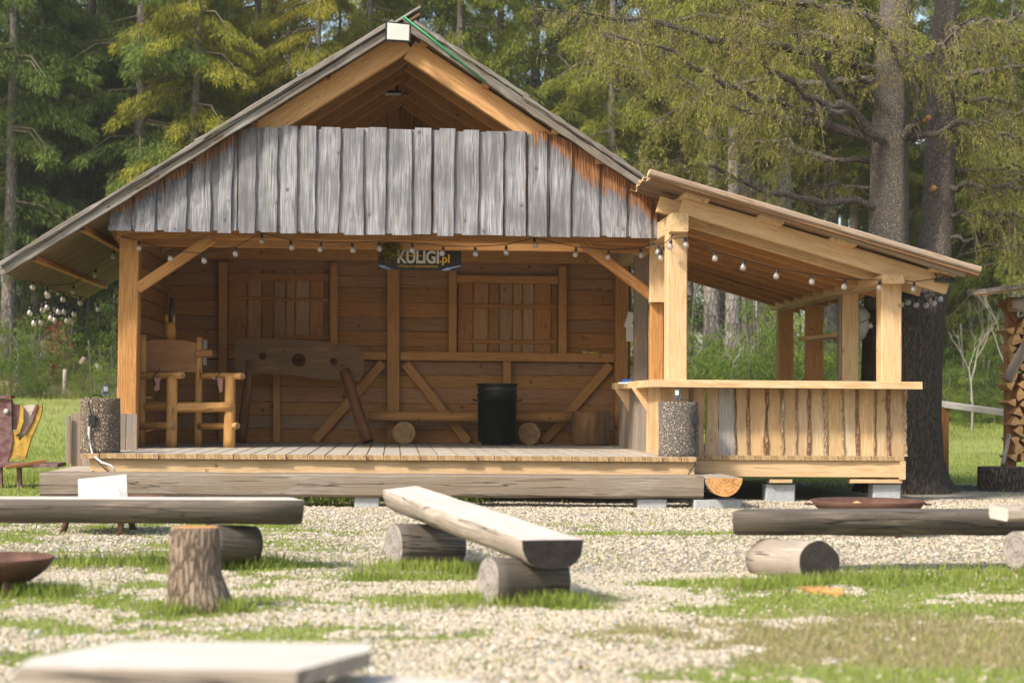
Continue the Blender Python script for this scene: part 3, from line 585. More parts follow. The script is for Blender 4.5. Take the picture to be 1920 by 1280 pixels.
# left side wall (boards along Y)
mb = MB(); z = ZD; X0 = xl_ + .05
while z < ztopw:
    w = rnd.uniform(.18, .24); mb.board(V((X0, YP + .25, z)), YA, ZA, XA, YB - YP - .2, w - .004, .025, n=5, wob=.002); z += w
mb.build('side_wall', [M['inner']], st)
YW = YB - .02
BW = [M['beamw'], M['old_end']]
def wallbeam(name, x0, y0, x1, y1, w, d=.09, Y=YW, parent=st, mats=None):
    mb = MB(); mb.beam(P0(x0, y0, Y - d / 2), P0(x1, y1, Y - d / 2), d if abs(x1 - x0) > abs(y1 - y0) * .3 else w, w if abs(x1 - x0) > abs(y1 - y0) * .3 else d, up=(0, 0, 1) if abs(x1 - x0) > abs(y1 - y0) * .3 else (0, 1, 0), n=3, wob=.003, c=.006); return mb.build(name, mats or BW, parent)
wallbeam('wall_plate', 258, 470, 1182, 484, .20, .10)
for x0, x1, y0, y1 in ((410, 426, 492, 830), (619, 633, 494, 645), (726, 749, 494, 832), (841, 856, 500, 664), (1047, 1062, 500, 662), (512, 526, 700, 830), (943, 958, 678, 830)):
    wallbeam('wall_stud', (x0 + x1) / 2, y0, (x0 + x1) / 2, y1, (x1 - x0) / 127, .085 if x0 != 726 else .12)
wallbeam('wall_rail', 430, 664, 724, 667, .12, .08); wallbeam('wall_rail', 751, 667, 1151, 671, .13, .11); wallbeam('wall_rail', 258, 662, 408, 664, .11, .07)
for a in ((718, 680, 590, 826), (760, 682, 878, 828), (1144, 684, 1018, 829)): wallbeam('wall_brace', *a, .13, .07)
def shutter(x0, x1, y0, y1, cle, split=None):
    o = None; mb = MB(); a = P0(x0, y1, YB + .01); b = P0(x1, y0, YB + .01); x_ = a.x
    while x_ < b.x - .05:
        w = min(rnd.uniform(.14, .27), b.x - x_); mb.board(V((x_, YB + .012, a.z)), ZA, XA, -YA, b.z - a.z, w - .005, .02, n=4, wob=.003); x_ += w
    o = mb.build('window_shutter', [M['inner']], st)
    for c0, c1, cy, w in cle:
        mb = MB(); mb.beam(P0(c0, cy, YB - .012), P0(c1, cy, YB - .012), .025, w, n=2, wob=.002); mb.build('batten', [M['inner']], o)
    return o
shutter(428, 616, 508, 634, [(429, 616, 520, .12), (429, 521, 559, .05), (527, 616, 562, .05), (527, 616, 632, .06)])
shutter(858, 1046, 530, 662, [(860, 949, 574, .065), (952, 1044, 575, .065), (858, 946, 640, .065), (954, 1043, 641, .065)])
wallbeam('window_lintel', 857, 523, 1046, 525, .115, .07); 
# blocks in the slot above the plate
mb = MB()
for px in range(300, 1150, 44): mb.beam(P0(px, 456, 25.2), P0(px, 456, 25.9), .07, .05)
mb.build('spacer_blocks', [M['inner']], st)
# deck
YD = 19.9
def deck(mb, x0, x1, y0, y1, zt, wmin=.19, wmax=.24, jit=.03):
    x_ = x0
    while x_ < x1 - .03:
        w = min(rnd.uniform(wmin, wmax), x1 - x_); j = rnd.uniform(0, jit); mb.board(V((x_, y0 - j, zt)), YA, XA, ZA, y1 - y0 + j, w - .005, .055, n=4, wob=.0015); x_ += w
xd0 = QX(154, YD); xd1 = QX(1306, YD)
mb = MB(); deck(mb, xd0, xd1, YD, YB + .03, ZD); mb.build('deck', [M['deck'], M['deck_end']], st)
mb = MB(); mb.beam(V((QX(168, YD), YD + .10, ZD - .055 - .085)), V((QX(1304, YD), YD + .10, ZD - .055 - .085)), .10, .17, n=10, wob=.003); mb.build('deck_skirt', [M['pine'], M['pine_end']], st)
for Y in (21.5, 23.2, 25.6):
    mb = MB(); mb.beam(V((xd0 + .1, Y, ZD - .15)), V((xd1 - .1, Y, ZD - .15)), .1, .16); mb.build('deck_joist', [M['inner']], st)
mb = MB(); x_ = QX(134, 21.2)    # low grey boards left of the post
while x_ < QX(252, 21.2): w = .13; mb.board(V((x_, 21.2, .22)), ZA, XA, -YA, QZ(190, 775, 21.2) - .22 + rnd.uniform(-.01, .01), w - .004, .03, n=5, wob=.003); x_ += w
mb.build('low_screen', [M['greyside']], st)
mb = MB(); mb.beam(P0(128, 780, 21.15), P0(128, 868, 21.15), .05, .03, up=(0, 1, 0)); mb.build('screen_batten', [M['greyside']], st)
# electric boxes on the far right corner
mb = MB(); mb.beam(P0(1176, 614, 25.4), P0(1184, 586, 25.4), .10, .06, up=(0, 1, 0), c=.01); o = mb.build('junction_box', [M['white']], None); tag(o, 'small white junction box between rear stage posts', 'junction box')
mb = MB(); mb.beam(P0(1180, 616, 25.5), P0(1180, 583, 25.5), .12, .05, up=(0, 1, 0)); mb.beam(P0(1182, 820, 25.6), P0(1182, 640, 25.6), .05, .04, up=(0, 1, 0)); 
mb = MB(); mb.beam(P0(1181, 614, 25.45), P0(1181, 640, 25.45), .11, .05, up=(0, 1, 0), c=.01); o = mb.build('meter_box', [M['white']], None); tag(o, 'pale electrical cabinet below the junction box', 'electrical box')
# ------------------------------------------------------------------ BAR LEAN-TO
YL = 20.6
bar = thing('bar_shelter', (4.4, 22.5, 0), 'fresh pine bar lean-to with counter built onto the right of the stage', 'bar shelter')
PINE = [M['pine'], M['pine_end']]
TL = P0(1222, 323, 20.0); TR = P0(1835, 506, 20.0); A = (TR - TL).normalized(); N = V((-A.z, 0, A.x)); L = (TR - TL).length
def leanz(x, off=0.0): return TL.z + (x - TL.x) * A.z / A.x - off
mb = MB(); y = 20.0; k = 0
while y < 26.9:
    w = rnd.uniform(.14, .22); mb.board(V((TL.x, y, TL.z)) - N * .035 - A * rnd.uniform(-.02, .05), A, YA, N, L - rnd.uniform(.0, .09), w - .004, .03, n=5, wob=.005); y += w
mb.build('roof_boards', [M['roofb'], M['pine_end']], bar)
mb = MB(); mb.beam(TL + V((-.03, .05, .0)), TR + V((.02, .05, .0)), .17, .075, up=N, n=16, wob=.012, c=.02); mb.beam(TL + V((.1, .16, -.05)), TR + V((-.12, .16, -.05)), .12, .05, up=N, n=12, wob=.012, c=.01); mb.build('edge_slab', [M['slabedge'], M['pine_end']], bar)
mb = MB(); y = 19.98
while y < 26.9:
    w = rnd.uniform(.13, .2); mb.board(V((TL.x, y + .08, TL.z)) - N * .006 + A * rnd.uniform(-.04, .03), A, YA, N, L + rnd.uniform(-.06, .02), w, .028, n=12, wob=.01); y += w * .98
mb.build('roof_slabs', [M['rooft'], M['pine_end']], bar)
for px, py in ((1306, 367), (1446, 405), (1583, 447), (1770, 501)):
    p = P0(px, py, 20.3); X = p.x; z = leanz(X, .085); mb = MB(); mb.beam(V((X, 20.25, z)), V((X, 26.7, z)), .30, .07, c=.02, up=N); mb.build('purlin', PINE, bar)
# rafters: first at the front, others behind
for i, Y in enumerate((20.55, 20.85, 21.5, 22.1, 22.7, 23.3, 23.9, 24.5, 25.1, 25.7, 26.3)):
    h = .235 if i == 0 else .16; off = .15 + h / 2 + (.0 if i == 0 else .05)
    a = QX(1276, 20.6) - (.02 if i else 0); b = QX(1778 if i == 0 else (1738 if i == 1 else 1700), 20.6) + (i > 1) * rnd.uniform(0, .08)
    if i == 0: pa, pb = P0(1277, 384, Y - .05), P0(1776, 535, Y - .05); h = .215
    else: pa, pb = V((a, Y, leanz(a, off + .02))), V((b, Y, leanz(b, off + .02)))
    mb = MB(); mb.beam(pa, pb, .11 if i == 0 else .06, h, n=4, wob=.003, c=.008); mb.build('rafter', PINE if i < 2 else [M['beamw'], M['pine_end']], bar)
mb = MB(); mb.beam(P0(1234, 383, 20.75), P0(1330, 410, 20.75), .10, .19); mb.build('rafter', PINE, bar)
def ybeam(name, px, py0, py1, Y0, Y1, w, mats=PINE, parent=bar, dz=0.0):
    a = P0(px, (py0 + py1) / 2, Y0); h = abs(QZ(px, py0, Y0) - QZ(px, py1, Y0)); mb = MB(); mb.beam(a, V((a.x, Y1, a.z + dz)), w, h, n=4, wob=.004, c=.01); return mb.build(name, mats, parent)
ybeam('side_beam', 1275, 399, 434, 20.35, 26.4, .20); 
ybeam('side_beam', 1676, 514, 531, 20.35, 26.6, .26)
zc = QZ(1480, 712, 20.25); 
def ppost(px0, px1, Y, z1, mats=PINE, z0=None, d=None): return post('post', px0, px1, Y, z0 if z0 is not None else ZD, z1, mats, d, bar)
ppost(1250, 1288, YL, QZ(1270, 434, YL)); ppost(1653, 1691, YL, QZ(1670, 530, YL))
ppost(1579, 1610, 22.6, QZ(1600, 548, 22.6), d=.12); ppost(1515, 1544, 24.3, QZ(1530, 574, 24.3), [M['beamw']]); ppost(1461, 1488, 26.0, QZ(1475, 582, 26.0), [M['beamw']])
ppost(1573, 1579, 22.62, QZ(1600, 548, 22.6), [M['greyside']], d=.10)
# deck + skirt
x0, x1 = QX(1318, 20.5), QX(1699, 20.5)
mb = MB(); deck(mb, xd1 + .01, x1, 20.5, 26.5, ZD + .005, .19, .21, .012); mb.build('deck', [M['deck'], M['deck_end']], bar)
mb = MB(); mb.beam(V((QX(1304, 20.5), 20.58, ZD - .05 - .10)), V((x1 - .03, 20.58, ZD - .05 - .10)), .10, .20, n=5, wob=.004); mb.build('deck_skirt', PINE, bar)
mb = MB(); mb.beam(V((x1 - .04, 20.5, ZD - .16)), V((x1 - .04, 26.4, ZD - .16)), .07, .22); mb.build('deck_skirt', PINE, bar)
mb = MB(); mb.beam(P0(1440, 901, 20.65), P0(1482, 901, 20.65), .2, .045); mb.build('foundation_pad', PINE, bar)
mb = MB(); mb.beam(P0(1590, 901, 20.65), P0(1688, 901, 20.65), .2, .05); mb.build('foundation_pad', PINE, bar)
# cladding of the counter, front and left side
zc1 = QZ(1480, 727, 20.6); YC = 20.57
mbc = MB(); mbg = MB(); bat = []; x_ = QX(1238, YC); xe = QX(1697, YC); k = 0
while x_ < xe - .04:
    w = min(rnd.uniform(.14, .22), xe - x_); pxx = 740 + x_ * 3300 / YC
    tgt = mbg if 1352 < pxx + 8 < 1376 and not mbg.v else mbc
    tgt.board(V((x_, YC, ZD + .012 - .01)), ZA, XA, -YA, zc1 - ZD - .01, w - .003, .03, n=7, wob=.008, skew=rnd.uniform(-.012, .012)); x_ += w
    if (k > 4 and rnd.random() < .8) or k % 3 == 1:
        bw = rnd.uniform(.018, .05); mq = MB(); bat.append((mq, rnd.random() < .6)); mq.board(V((x_ - bw / 2, YC - .022, ZD + .002)), ZA, XA, -YA, zc1 - ZD - .012, bw, .02, n=16, wob=rnd.uniform(.004, .014), skew=rnd.uniform(-.02, .02))
    k += 1
mbc.build('counter_cladding', [M['clad']], bar); [q.build('bark_batten', [M['barkstrip' if w_ else 'barkstrip2']], bar) for q, w_ in bat]
if mbg.v: mbg.build('grey_cladding_board', [M['cladgrey']], bar)
XC = QX(1238, YC); mb = MB(); mg = MB(); y = 20.6
while y < 24.3:
    w = rnd.uniform(.15, .21); (mb if y < 21.6 else mg).board(V((XC, y, ZD + .002)), ZA, YA, -XA, zc1 - ZD, w - .008, .03, n=4, wob=.004); y += w
mb.build('counter_cladding', [M['clad']], bar); mg.build('counter_cladding', [M['greyside']], bar)
zt_ = QZ(1480, 713.5, 20.2); th_ = .085
mb = MB(); mb.board(V((QX(1223, 20.2), 20.2, zt_)), XA, YA, ZA, QX(1730, 20.2) - QX(1223, 20.2), .55, th_, n=14, wob=.006); mb.build('counter_top', PINE, bar)
mb = MB(); mb.board(V((QX(1223, 20.2) + .0, 20.76, zt_ - .001)), YA, XA, ZA, 3.3, .48, th_, n=10, wob=.008); mb.build('counter_top', PINE, bar)
for Y in (21.6, 23.3):
    mb = MB(); X1 = XC - .002; z0 = zt_ - th_; mb.poly([V((X1, Y, z0)), V((X1 - .20, Y, z0)), V((X1, Y, z0 - .30))], .05, -YA); mb.build('bracket', PINE, bar)
mb = MB(); mb.beam(P0(1514, 636, 24.0), P0(1580, 628, 23.0), .28, .045, n=2); mb.build('shelf', [M['pine']], bar)
# lamp under the bar eave
fl = thing('floodlight', P0(1770, 520, 20.45), 'slim black floodlight tilted under the low eave of the bar roof', 'floodlight')
mb = MB(); a = P0(1756, 524, 20.35); b = P0(1788, 527, 20.35); mb.beam(a, b, .16, .045, c=.01); mb.build('casing', M['blackm'], fl)
mb = MB(); mb.tube([P0(1753, 511, 20.4), P0(1757, 522, 20.35)], .009); mb.tube([P0(1753, 511, 20.4), P0(1783, 515, 20.4), P0(1787, 525, 20.35)], .009); mb.tube([P0(1766, 522, 20.4), P0(1777, 511, 20.42)], .007); mb.build('bracket', M['blackm'], fl)
# floodlight at the gable peak
fl = thing('floodlight', P0(747, 60, 21.1), 'large square floodlight with pale glass fixed below the gable peak', 'floodlight')
c = [P0(723, 40, 21.05), P0(771, 45, 21.05), P0(770, 79, 21.08), P0(722, 76, 21.08)]
mb = MB(); mb.poly(c, .06, -YA); mb.build('casing', M['blackm'], fl)
cc = sum(c, V()) / 4; g_ = [cc + (p - cc) * .86 + V((0, -.004, 0)) for p in c]; mb = MB(); mb.poly(g_, .003, -YA); mb.build('glass', M['screen'], fl)
mb = MB(); mb.tube([P0(728, 60, 21.15), P0(728, 62, 21.6), P0(766, 64, 21.6), P0(766, 62, 21.15)], .01); mb.tube([P0(747, 62, 21.6), P0(747, 62, 22.0)], .012); mb.build('bracket', M['blackm'], fl)
fl = thing('floodlight', P0(737, 176, 23.6), 'dark flat lamp hanging from the rafters inside the gable', 'floodlight')
mb = MB(); mb.beam(P0(722, 174, 23.6), P0(752, 173, 23.6), .12, .035, c=.008); mb.build('casing', M['blackm'], fl)
mb = MB(); mb.tube([P0(744, 150, 23.65), P0(744, 172, 23.6)], .02); mb.tube([P0(752, 174, 23.6), P0(765, 176, 23.6), P0(772, 170, 23.6)], .006); mb.build('bracket', M['blackm'], fl)
mb = MB(); mb.beam(P0(722, 177, 23.58), P0(751, 177, 23.58), .11, .02); mb.build('glass', M['screen'], fl)
# ------------------------------------------------------------------ STEPS AND BLOCKS
def single(mb, name, mats, label, cat, group=None): return tag(mb.build(name, mats), label, cat, group)
zs = CAMZ - (889 - 752) * 19.2 / 3300
mb = MB(); mb.sweep([V((QX(77, 19.2) + (QX(1320, 19.2) - QX(77, 19.2)) * i / 14, 19.45, zs + rnd.uniform(-.004, .004))) for i in range(15)],
    [[(.256, 0), (-.24, 0), (-.26, -.12), (-.19, -.245), (.225, -.243 + rnd.uniform(-.006, .006)), (.252 + rnd.uniform(-.004, .004), -.215), (.264 + rnd.uniform(-.005, .005), -.12), (.262, -.014)] for i in range(15)], emi=1)
sg = mb.build('step_log', [M['stepw'], M['greylog_end']]); tag(sg, 'long squared grey log lying as a step before the stage', 'log step')
mb = MB(); mb.log(V((QX(1354, 19.2), 19.05, zs - .01)), V((QX(1354, 19.2) + .0, 20.42, zs - .01)), .20, half=True, seg=28, n=4, ns=.03); single(mb, 'step_log', [M['benchlt'], M['orange_end']], 'short half log step with orange sawn end beside the long step', 'log step')
mb = MB(); mb.board(V((QX(78, 19.2), 19.75, zs + .0)), YA, XA, ZA, 2.4, .44, .12, n=4, wob=.01); single(mb, 'step_plank', [M['deck'], M['deck_end']], 'pale thick plank running back along the left side of the stage', 'plank')
def cblock(px0, px1, py0, py1, Y, d, lab):
    a = P0(px0, py1, Y); b = P0(px1, py0, Y); mb = MB(); mb.beam(V(((a.x + b.x) / 2, Y, a.z - .12)), V(((a.x + b.x) / 2, Y, b.z)), b.x - a.x, d, up=(0, 1, 0), c=.015, n=2); return single(mb, 'concrete_block', [M['concrete']], lab, 'concrete block', 'concrete blocks carrying the stage')
cblock(1191, 1246, 934, 952, 19.45, .38, 'grey concrete block under the right part of the long step log')
cblock(1296, 1384, 935, 953, 19.4, .38, 'wide concrete block under the orange ended half log')
cblock(1432, 1487, 907, 931, 20.75, .25, 'concrete block under the middle of the bar deck'); cblock(1632, 1684, 907, 931, 20.75, .25, 'concrete block under the right end of the bar deck')
cblock(665, 712, 930, 946, 19.45, .38, 'concrete block under the step log behind the middle bench')
cblock(100, 150, 922, 940, 19.45, .38, 'concrete block under the left end of the step log')
for x_ in (-2.8, -.4, 1.9, 3.0):
    a = V((x_, 23.5, -.05)); mb = MB(); mb.beam(a, a + V((0, 0, .36)), .3, .3, up=(0, 1, 0), c=.01); o = mb.build('foundation_block', [M['concrete']], st)
# ------------------------------------------------------------------ ROUND LOGS WITH LED LAMPS
def logseat(px0, px1, Y, ytop, lab, mat, tilt=0.0):
    a, b = QX(px0, Y), QX(px1, Y); X = (a + b) / 2; r = (b - a) / 2; mb = MB()
    mb.log(V((X, Y, ZD + .0)), V((X + tilt, Y, QZ((px0 + px1) / 2, ytop, Y))), r, r * .985, seg=40, n=14, ns=.022, up=(0, 1, 0), mi=0, emi=1); return X, r, tag(mb.build('log_round', [mat, M['greylog_end']], loc=(X, Y, ZD)), lab, 'log', 'upright log rounds carrying lamps')
XL1, r1, o = logseat(151, 227, 20.2, 746, 'brown barked log round standing on the left corner of the stage', M['bark_brown'])
XL2, r2, o = logseat(1236, 1309, 20.22, 753, 'pale flaky barked log round standing in front of the bar corner', M['bark_pale'], .0)
def ledlamp(px, py, Y, s, lab, rot):
    c = P0(px, py, Y); t = thing('led_lamp', c, lab, 'work lamp', 'small LED work lamps'); Rz = Matrix.Rotation(rot, 3, 'Z')
    def pt(x, y, z): return c + Rz @ V((x * s, y * s, z * s))
    mb = MB(); mb.beam(pt(0, .03, .06), pt(0, .0, .21), .11 * s, .045 * s, up=Rz @ V((0, 1, 0)), c=.012); mb.build('casing', M['lampgrey'], t)
    mb = MB(); mb.beam(pt(0, -.016, .105), pt(0, -.028, .185), .07 * s, .012 * s, up=Rz @ V((0, 1, 0))); mb.build('glass', M['screen'], t)
    mb = MB(); mb.tube([pt(-.065, 0, .12), pt(-.065, .01, .01), pt(.065, .01, .01), pt(.065, 0, .12)], .009 * s); mb.tube([pt(-.03, .02, .06), pt(-.06, -.05, .005)], .008 * s); mb.tube([pt(.03, .02, .06), pt(.06, -.05, .005)], .008 * s); mb.build('stand', M['lampgrey'], t); return t
ledlamp(198, 744, 20.1, .62, 'grey LED work lamp on top of the left log round', .5); ledlamp(1270, 751, 20.15, .62, 'grey LED work lamp on top of the right log round', -.4)
YQ = 20.2 - r1 - .02
mb = MB(); mb.tube([P0(190, 742, 20.1), P0(176, 740, YQ + .1), P0(168, 745, YQ), P0(166, 755, YQ), P0(169, 768, YQ), P0(172, 780, YQ)], .007); mb.tube([P0(172, 798, YQ), P0(170, 815, YQ), P0(175, 850, YQ), P0(185, 868, YD - .06), P0(205, 886, YD - .15)], .006)
t = thing('power_cable', P0(172, 800, YQ), 'dark and white lamp cable running down the left log round', 'cable'); mb.build('dark_cable', M['cord'], t)
mb = MB(); mb.beam(P0(173, 797, YQ - .005), P0(173, 778, YQ - .005), .075, .04, up=(0, 1, 0), c=.006); mb.build('plug_box', M['black'], t)
mb = MB(); mb.tube([P0(167, 800, YQ - .01), P0(166, 812, YQ - .01), P0(170, 835, YQ - .02), P0(174, 853, YQ - .03), P0(190, 866, YD - .12), P0(208, 872, YD - .12), P0(215, 882, YD - .15)], .011); mb.build('white_cable', M['whitecable'], t)
YQ = 20.22 - r2 - .015; t = thing('power_cable', P0(1303, 780, YQ), 'black lamp cable hanging down the right log round', 'cable')
mb = MB(); mb.tube([P0(1276, 748, 20.1), P0(1286, 748, 20.05), P0(1297, 752, YQ + .10), P0(1301, 765, YQ + .10), P0(1303, 800, YQ + .10), P0(1305, 855, YQ + .08), P0(1304, 868, YD - .06), P0(1290, 890, YD - .10)], .007); mb.build('dark_cable', M['cord'], t)
mb = MB(); mb.beam(P0(1303, 794, YQ + .06), P0(1303, 776, YQ + .06), .075, .05, up=(0, 1, 0), c=.006); mb.build('plug_box', M['black'], t)
# ------------------------------------------------------------------ LOG ARMCHAIR
ch = thing('log_armchair', V((QX(350, 22.8), 22.8, ZD)), 'rustic armchair of varnished peeled logs with dark plank backrest', 'armchair')
CH = [M['chair'], M['chair_end']]
def cl(name, x0, y0, Y0_, x1, y1, Y1_, r, r1=None, mats=CH, parent=ch, ns=.03):
    mb = MB(); mb.log(P0(x0, y0, Y0_), P0(x1, y1, Y1_), r, r1, seg=16, n=6, ns=ns); return mb.build(name, mats, parent)
def clz(name, px, ytop, Y, r, r1=None):
    X = QX(px, Y); mb = MB(); mb.log(V((X, Y, ZD)), V((X, Y, QZ(px, ytop, Y))), r, r1, seg=16, n=8, ns=.035, up=(0, 1, 0)); return mb.build(name, CH, ch)
clz('leg', 265, 628, 22.95, .058, .052); clz('leg', 372, 632, 23.15, .054, .040); clz('leg', 322, 705, 22.62, .072, .066); clz('leg', 431, 705, 22.7, .075, .062)
cl('armrest', 250, 705, 22.97, 343, 703, 22.55, .045); cl('armrest', 375, 705, 23.17, 455, 705, 22.6, .043)
cl('seat_rail', 270, 763, 22.95, 318, 763, 22.7, .045); cl('seat_rail', 316, 764, 22.66, 436, 762, 22.66, .062); cl('seat_rail', 372, 762, 23.1, 428, 763, 22.72, .045); cl('seat_rail', 265, 760, 23.0, 372, 760, 23.12, .05)
cl('stretcher', 252, 798, 22.97, 326, 798, 22.55, .048, .052); cl('stretcher', 374, 799, 23.1, 446, 798, 22.62, .042)
pts = [P0(270, 641, 23.02), P0(290, 637, 23.03), P0(320, 636, 23.05), P0(350, 639, 23.08), P0(369, 643, 23.1), P0(369, 698, 23.1), P0(350, 697, 23.08), P0(272, 694, 23.02)]
mb = MB(); mb.poly(pts, .06, V((0, -1, 0))); mb.build('backrest', [M['plankbrown']], ch)
mb = MB(); mb.beam(P0(240, 664, 23.0), P0(272, 664, 23.03), .06, .10, c=.02); mb.build('tenon', [M['plankbrown']], ch); mb = MB(); mb.beam(P0(366, 663, 23.1), P0(397, 662, 23.15), .06, .10, c=.02); mb.build('tenon', [M['plankbrown']], ch)
mb = MB(); mb.beam(P0(257, 648, 22.98), P0(256, 678, 22.98), .045, .05, up=(0, 1, 0)); mb.build('wedge', [M['greyside']], ch); mb = MB(); mb.beam(P0(385, 637, 23.16), P0(384, 684, 23.16), .05, .05, up=(0, 1, 0)); mb.build('wedge', [M['greyside']], ch)
fi = thing('carved_fork', P0(320, 636, 23.2), 'carved two pronged wooden ornament with black spike above the armchair back', 'carving')
mb = MB(); c0 = P0(319, 640, 23.2); f_ = .00695
def cp(dx, dy): return c0 + V((dx * f_, 0, -dy * f_))
mb.lathe(c0, [(.05, 0), (.062, .02), (.072, .10), (.070, .20), (.055, .25)], 12, rf=lambda a, z: 1 + .1 * math.sin(3 * a + z * 20)); mb.sweep([cp(-6, -36), cp(-8, -46), cp(-5, -52)], [[(r * math.cos(k), r * math.sin(k)) for k in (0, 1, 2, 3, 4, 5)] for r in (.035, .026, .008)], smooth=True); mb.sweep([cp(5, -34), cp(6, -46), cp(8, -54)], [[(r * math.cos(k), r * math.sin(k)) for k in (0, 1, 2, 3, 4, 5)] for r in (.032, .022, .006)], smooth=True)
mb.build('carving', [M['carve']], fi); mb = MB(); mb.tube([cp(1, -30), cp(2, -60), cp(2, -82)], [.03, .035, .028], 10); mb.build('spike', M['blackm'], fi)
for (px, py, Y, lab) in ((292, 700, 22.7, 'pink leather strap looped over the left arm of the armchair'), (410, 702, 22.8, 'pink leather strap hanging under the right arm of the armchair')):
    mb = MB(); s_ = 1 if px < 300 else -1
    mb.tube([P0(px + s_ * 8, py - 9, Y - .06), P0(px + 3, py - 3, Y - .07), P0(px - 5, py + 6, Y - .05), P0(px - 3, py + 24, Y - .03)], .010, 5, 1)
    t_ = [P0(px - 4, py + 8, Y - .06), P0(px + 10, py + 8, Y - .06), P0(px + 7, py + 16, Y - .06), P0(px + 7, py + 30, Y - .06), P0(px + 1, py + 34, Y - .06), P0(px - 4, py + 28, Y - .06), P0(px + 1, py + 20, Y - .06)]
    if s_ < 0: t_ = [P0(px - 14, py + 5, Y - .02), P0(px + 8, py + 7, Y - .02), P0(px + 7, py + 32, Y - .02), P0(px + 2, py + 34, Y - .02), P0(px, py + 24, Y - .02), P0(px - 4, py + 12, Y - .02)]
    mb.poly(t_, .02, -YA, 0); mb.tube([P0(px, py + 33, Y - .05), P0(px - 2, py + 40, Y - .05), P0(px + 2, py + 52, Y - .05)], .005, 5, 1); single(mb, 'leather_strap', [M['leather'], M['leatherd']], lab, 'leather strap', 'leather straps on the armchair')
# ------------------------------------------------------------------ PILLORY, BENCH, BINS, STUMP
pl = thing('pillory', V((QX(560, 25.2), 25.2, ZD)), 'dark wooden pillory board with three holes on slanted log legs', 'pillory')
def holed(mb, outline, holes, Y, th, dm):
    """board outline (pixels) with round holes, built with bmesh triangulation"""
    import bmesh
    from mathutils.geometry import tessellate_polygon
    o = [P0(a, b, Y) for a, b in outline]; hs = []
    for a, b, r in holes: c = P0(a, b, Y); hs.append([c + V((math.cos(-k * 6.2832 / 18) * r, 0, math.sin(-k * 6.2832 / 18) * r)) for k in range(18)])
    allp = o + [p for h in hs for p in h]; tri = tessellate_polygon([o] + hs); base = len(mb.v); n = len(allp)
    for p in allp: mb.v.append(tuple(p)); mb.at.append(0)
    for p in allp: mb.v.append(tuple(p + V((0, th, 0)))); mb.at.append(0)
    uv = lambda i: (allp[i % n].x + 3.3, allp[i % n].z + 5.1)
    for tr in tri:
        a, b, c = [allp[i] for i in tr]; tr = list(tr)
        if (b - a).cross(c - a).y > 0: tr = tr[::-1]
        mb.face([base + i for i in tr], [uv(i) for i in tr], 0); mb.face([base + n + i for i in tr[::-1]], [uv(i) for i in tr[::-1]], 0)
    def side(idx, inward):
        for i in range(len(idx)):
            a, b = idx[i], idx[(i + 1) % len(idx)]; mb.face([base + a, base + b, base + n + b, base + n + a], [uv(a), uv(b), uv(b), uv(a)], 0)
    k = len(o); side(list(range(k)), 0)
    for h in hs: side(list(range(k, k + len(h))), 1); k += len(h)
mb = MB(); yp = 25.15
holed(mb, [(440, 648), (446, 636), (470, 633), (560, 637), (640, 645), (668, 648), (680, 660), (683, 690), (676, 714), (650, 714), (600, 710), (560, 705), (500, 700), (455, 700), (440, 690)], [(493, 668, .055), (560, 675, .10), (626, 678, .055)], yp, .09, 0)
mb.build('board', [M['pillory']], pl)
mb = MB(); mb.log(P0(452, 829, yp + .1), P0(470, 676, yp + .02), .075, .06, n=6); mb.build('leg', [M['pillory']], pl)
mb = MB(); mb.log(P0(690, 828, yp - .35), P0(646, 694, yp - .06), .085, .07, n=6); mb.build('leg', [M['pillory'], M['bench_end']], pl)
lb = thing('log_bench', V((QX(880, 25.6), 25.6, ZD)), 'low log bench on two short logs along the back wall of the stage', 'bench')
OLDL = [M['old'], M['old_end']]
mb = MB(); mb.log(P0(690, 780, 25.55), P0(1070, 782, 25.55), .075, .082, n=10, seg=18, half=False); mb.build('seat', [M['beamw'], M['old_end']], lb)
for px in (758, 992):
    r = .16; X = QX(px, 25.3); mb = MB(); mb.log(V((X, 25.25, ZD + r)), V((X, 25.75, ZD + r)), r, n=3, seg=22, ns=.02); mb.build('leg', [M['inner'], M['old_end']], lb)
X = QX(932, 24.9)
for k, (z0, lab) in enumerate(((.0, 'black ribbed plastic bin, outermost of the nested pair, on the stage'), (.075, 'black plastic bin nested inside the ribbed one, its rims standing above'))):
    r0 = QX(970, 24.9) - X; H = .83
    prof = [(r0 * .72, 0), (r0 * .78, .03), (r0 * .80, .06), (r0 * .94, H * .78), (r0 * .98, H * .79), (r0 * .98, H * .84), (r0 * 1.0, H * .84), (r0 * 1.02, H * .86), (r0 * .95, H * .87), (r0 * .95, .05), (0.01, .04)]
    if k: prof = [(r0 * .86, .2), (r0 * .94, H * .80), (r0 * .97, H * .83), (r0 * 1.0, H * .85), (r0 * .95, H * .87), (r0 * .97, H * .92), (r0 * 1.04, H * .93), (r0 * 1.04, H * .955), (r0 * .95, H * .96), (r0 * .9, .3), (.01, .25)]
    rf = (lambda a, z: 1 - (.035 * (math.sin(a * 20) > .2) if .08 < z < .62 else 0))
    t = thing('bin', V((X, 24.9, ZD + (z0 if k else 0))), lab, 'bin', 'nested bins')
    mb = MB()
    if not k:  # subdivided wall so that ribs show
        prof = prof[:3] + [(r0 * (.80 + .14 * q / 6), .09 + (H * .78 - .12) * q / 6) for q in range(1, 6)] + prof[3:]
    mb.lathe(V((X, 24.9, ZD + (z0 if k else 0))), prof, 80, rf=rf, smooth=True); mb.build('body', M['black'], t)
    if not k:
        for s_ in (-1, 1): mb = MB(); q = V((X + s_ * r0 * .98, 24.85, ZD + .62)); mb.tube([q + V((0, -.07, .0)), q + V((s_ * .06, -.07, .02)), q + V((s_ * .06, .07, .02)), q + V((0, .07, 0))], .013); mb.build('handle', M['blackm'], t)
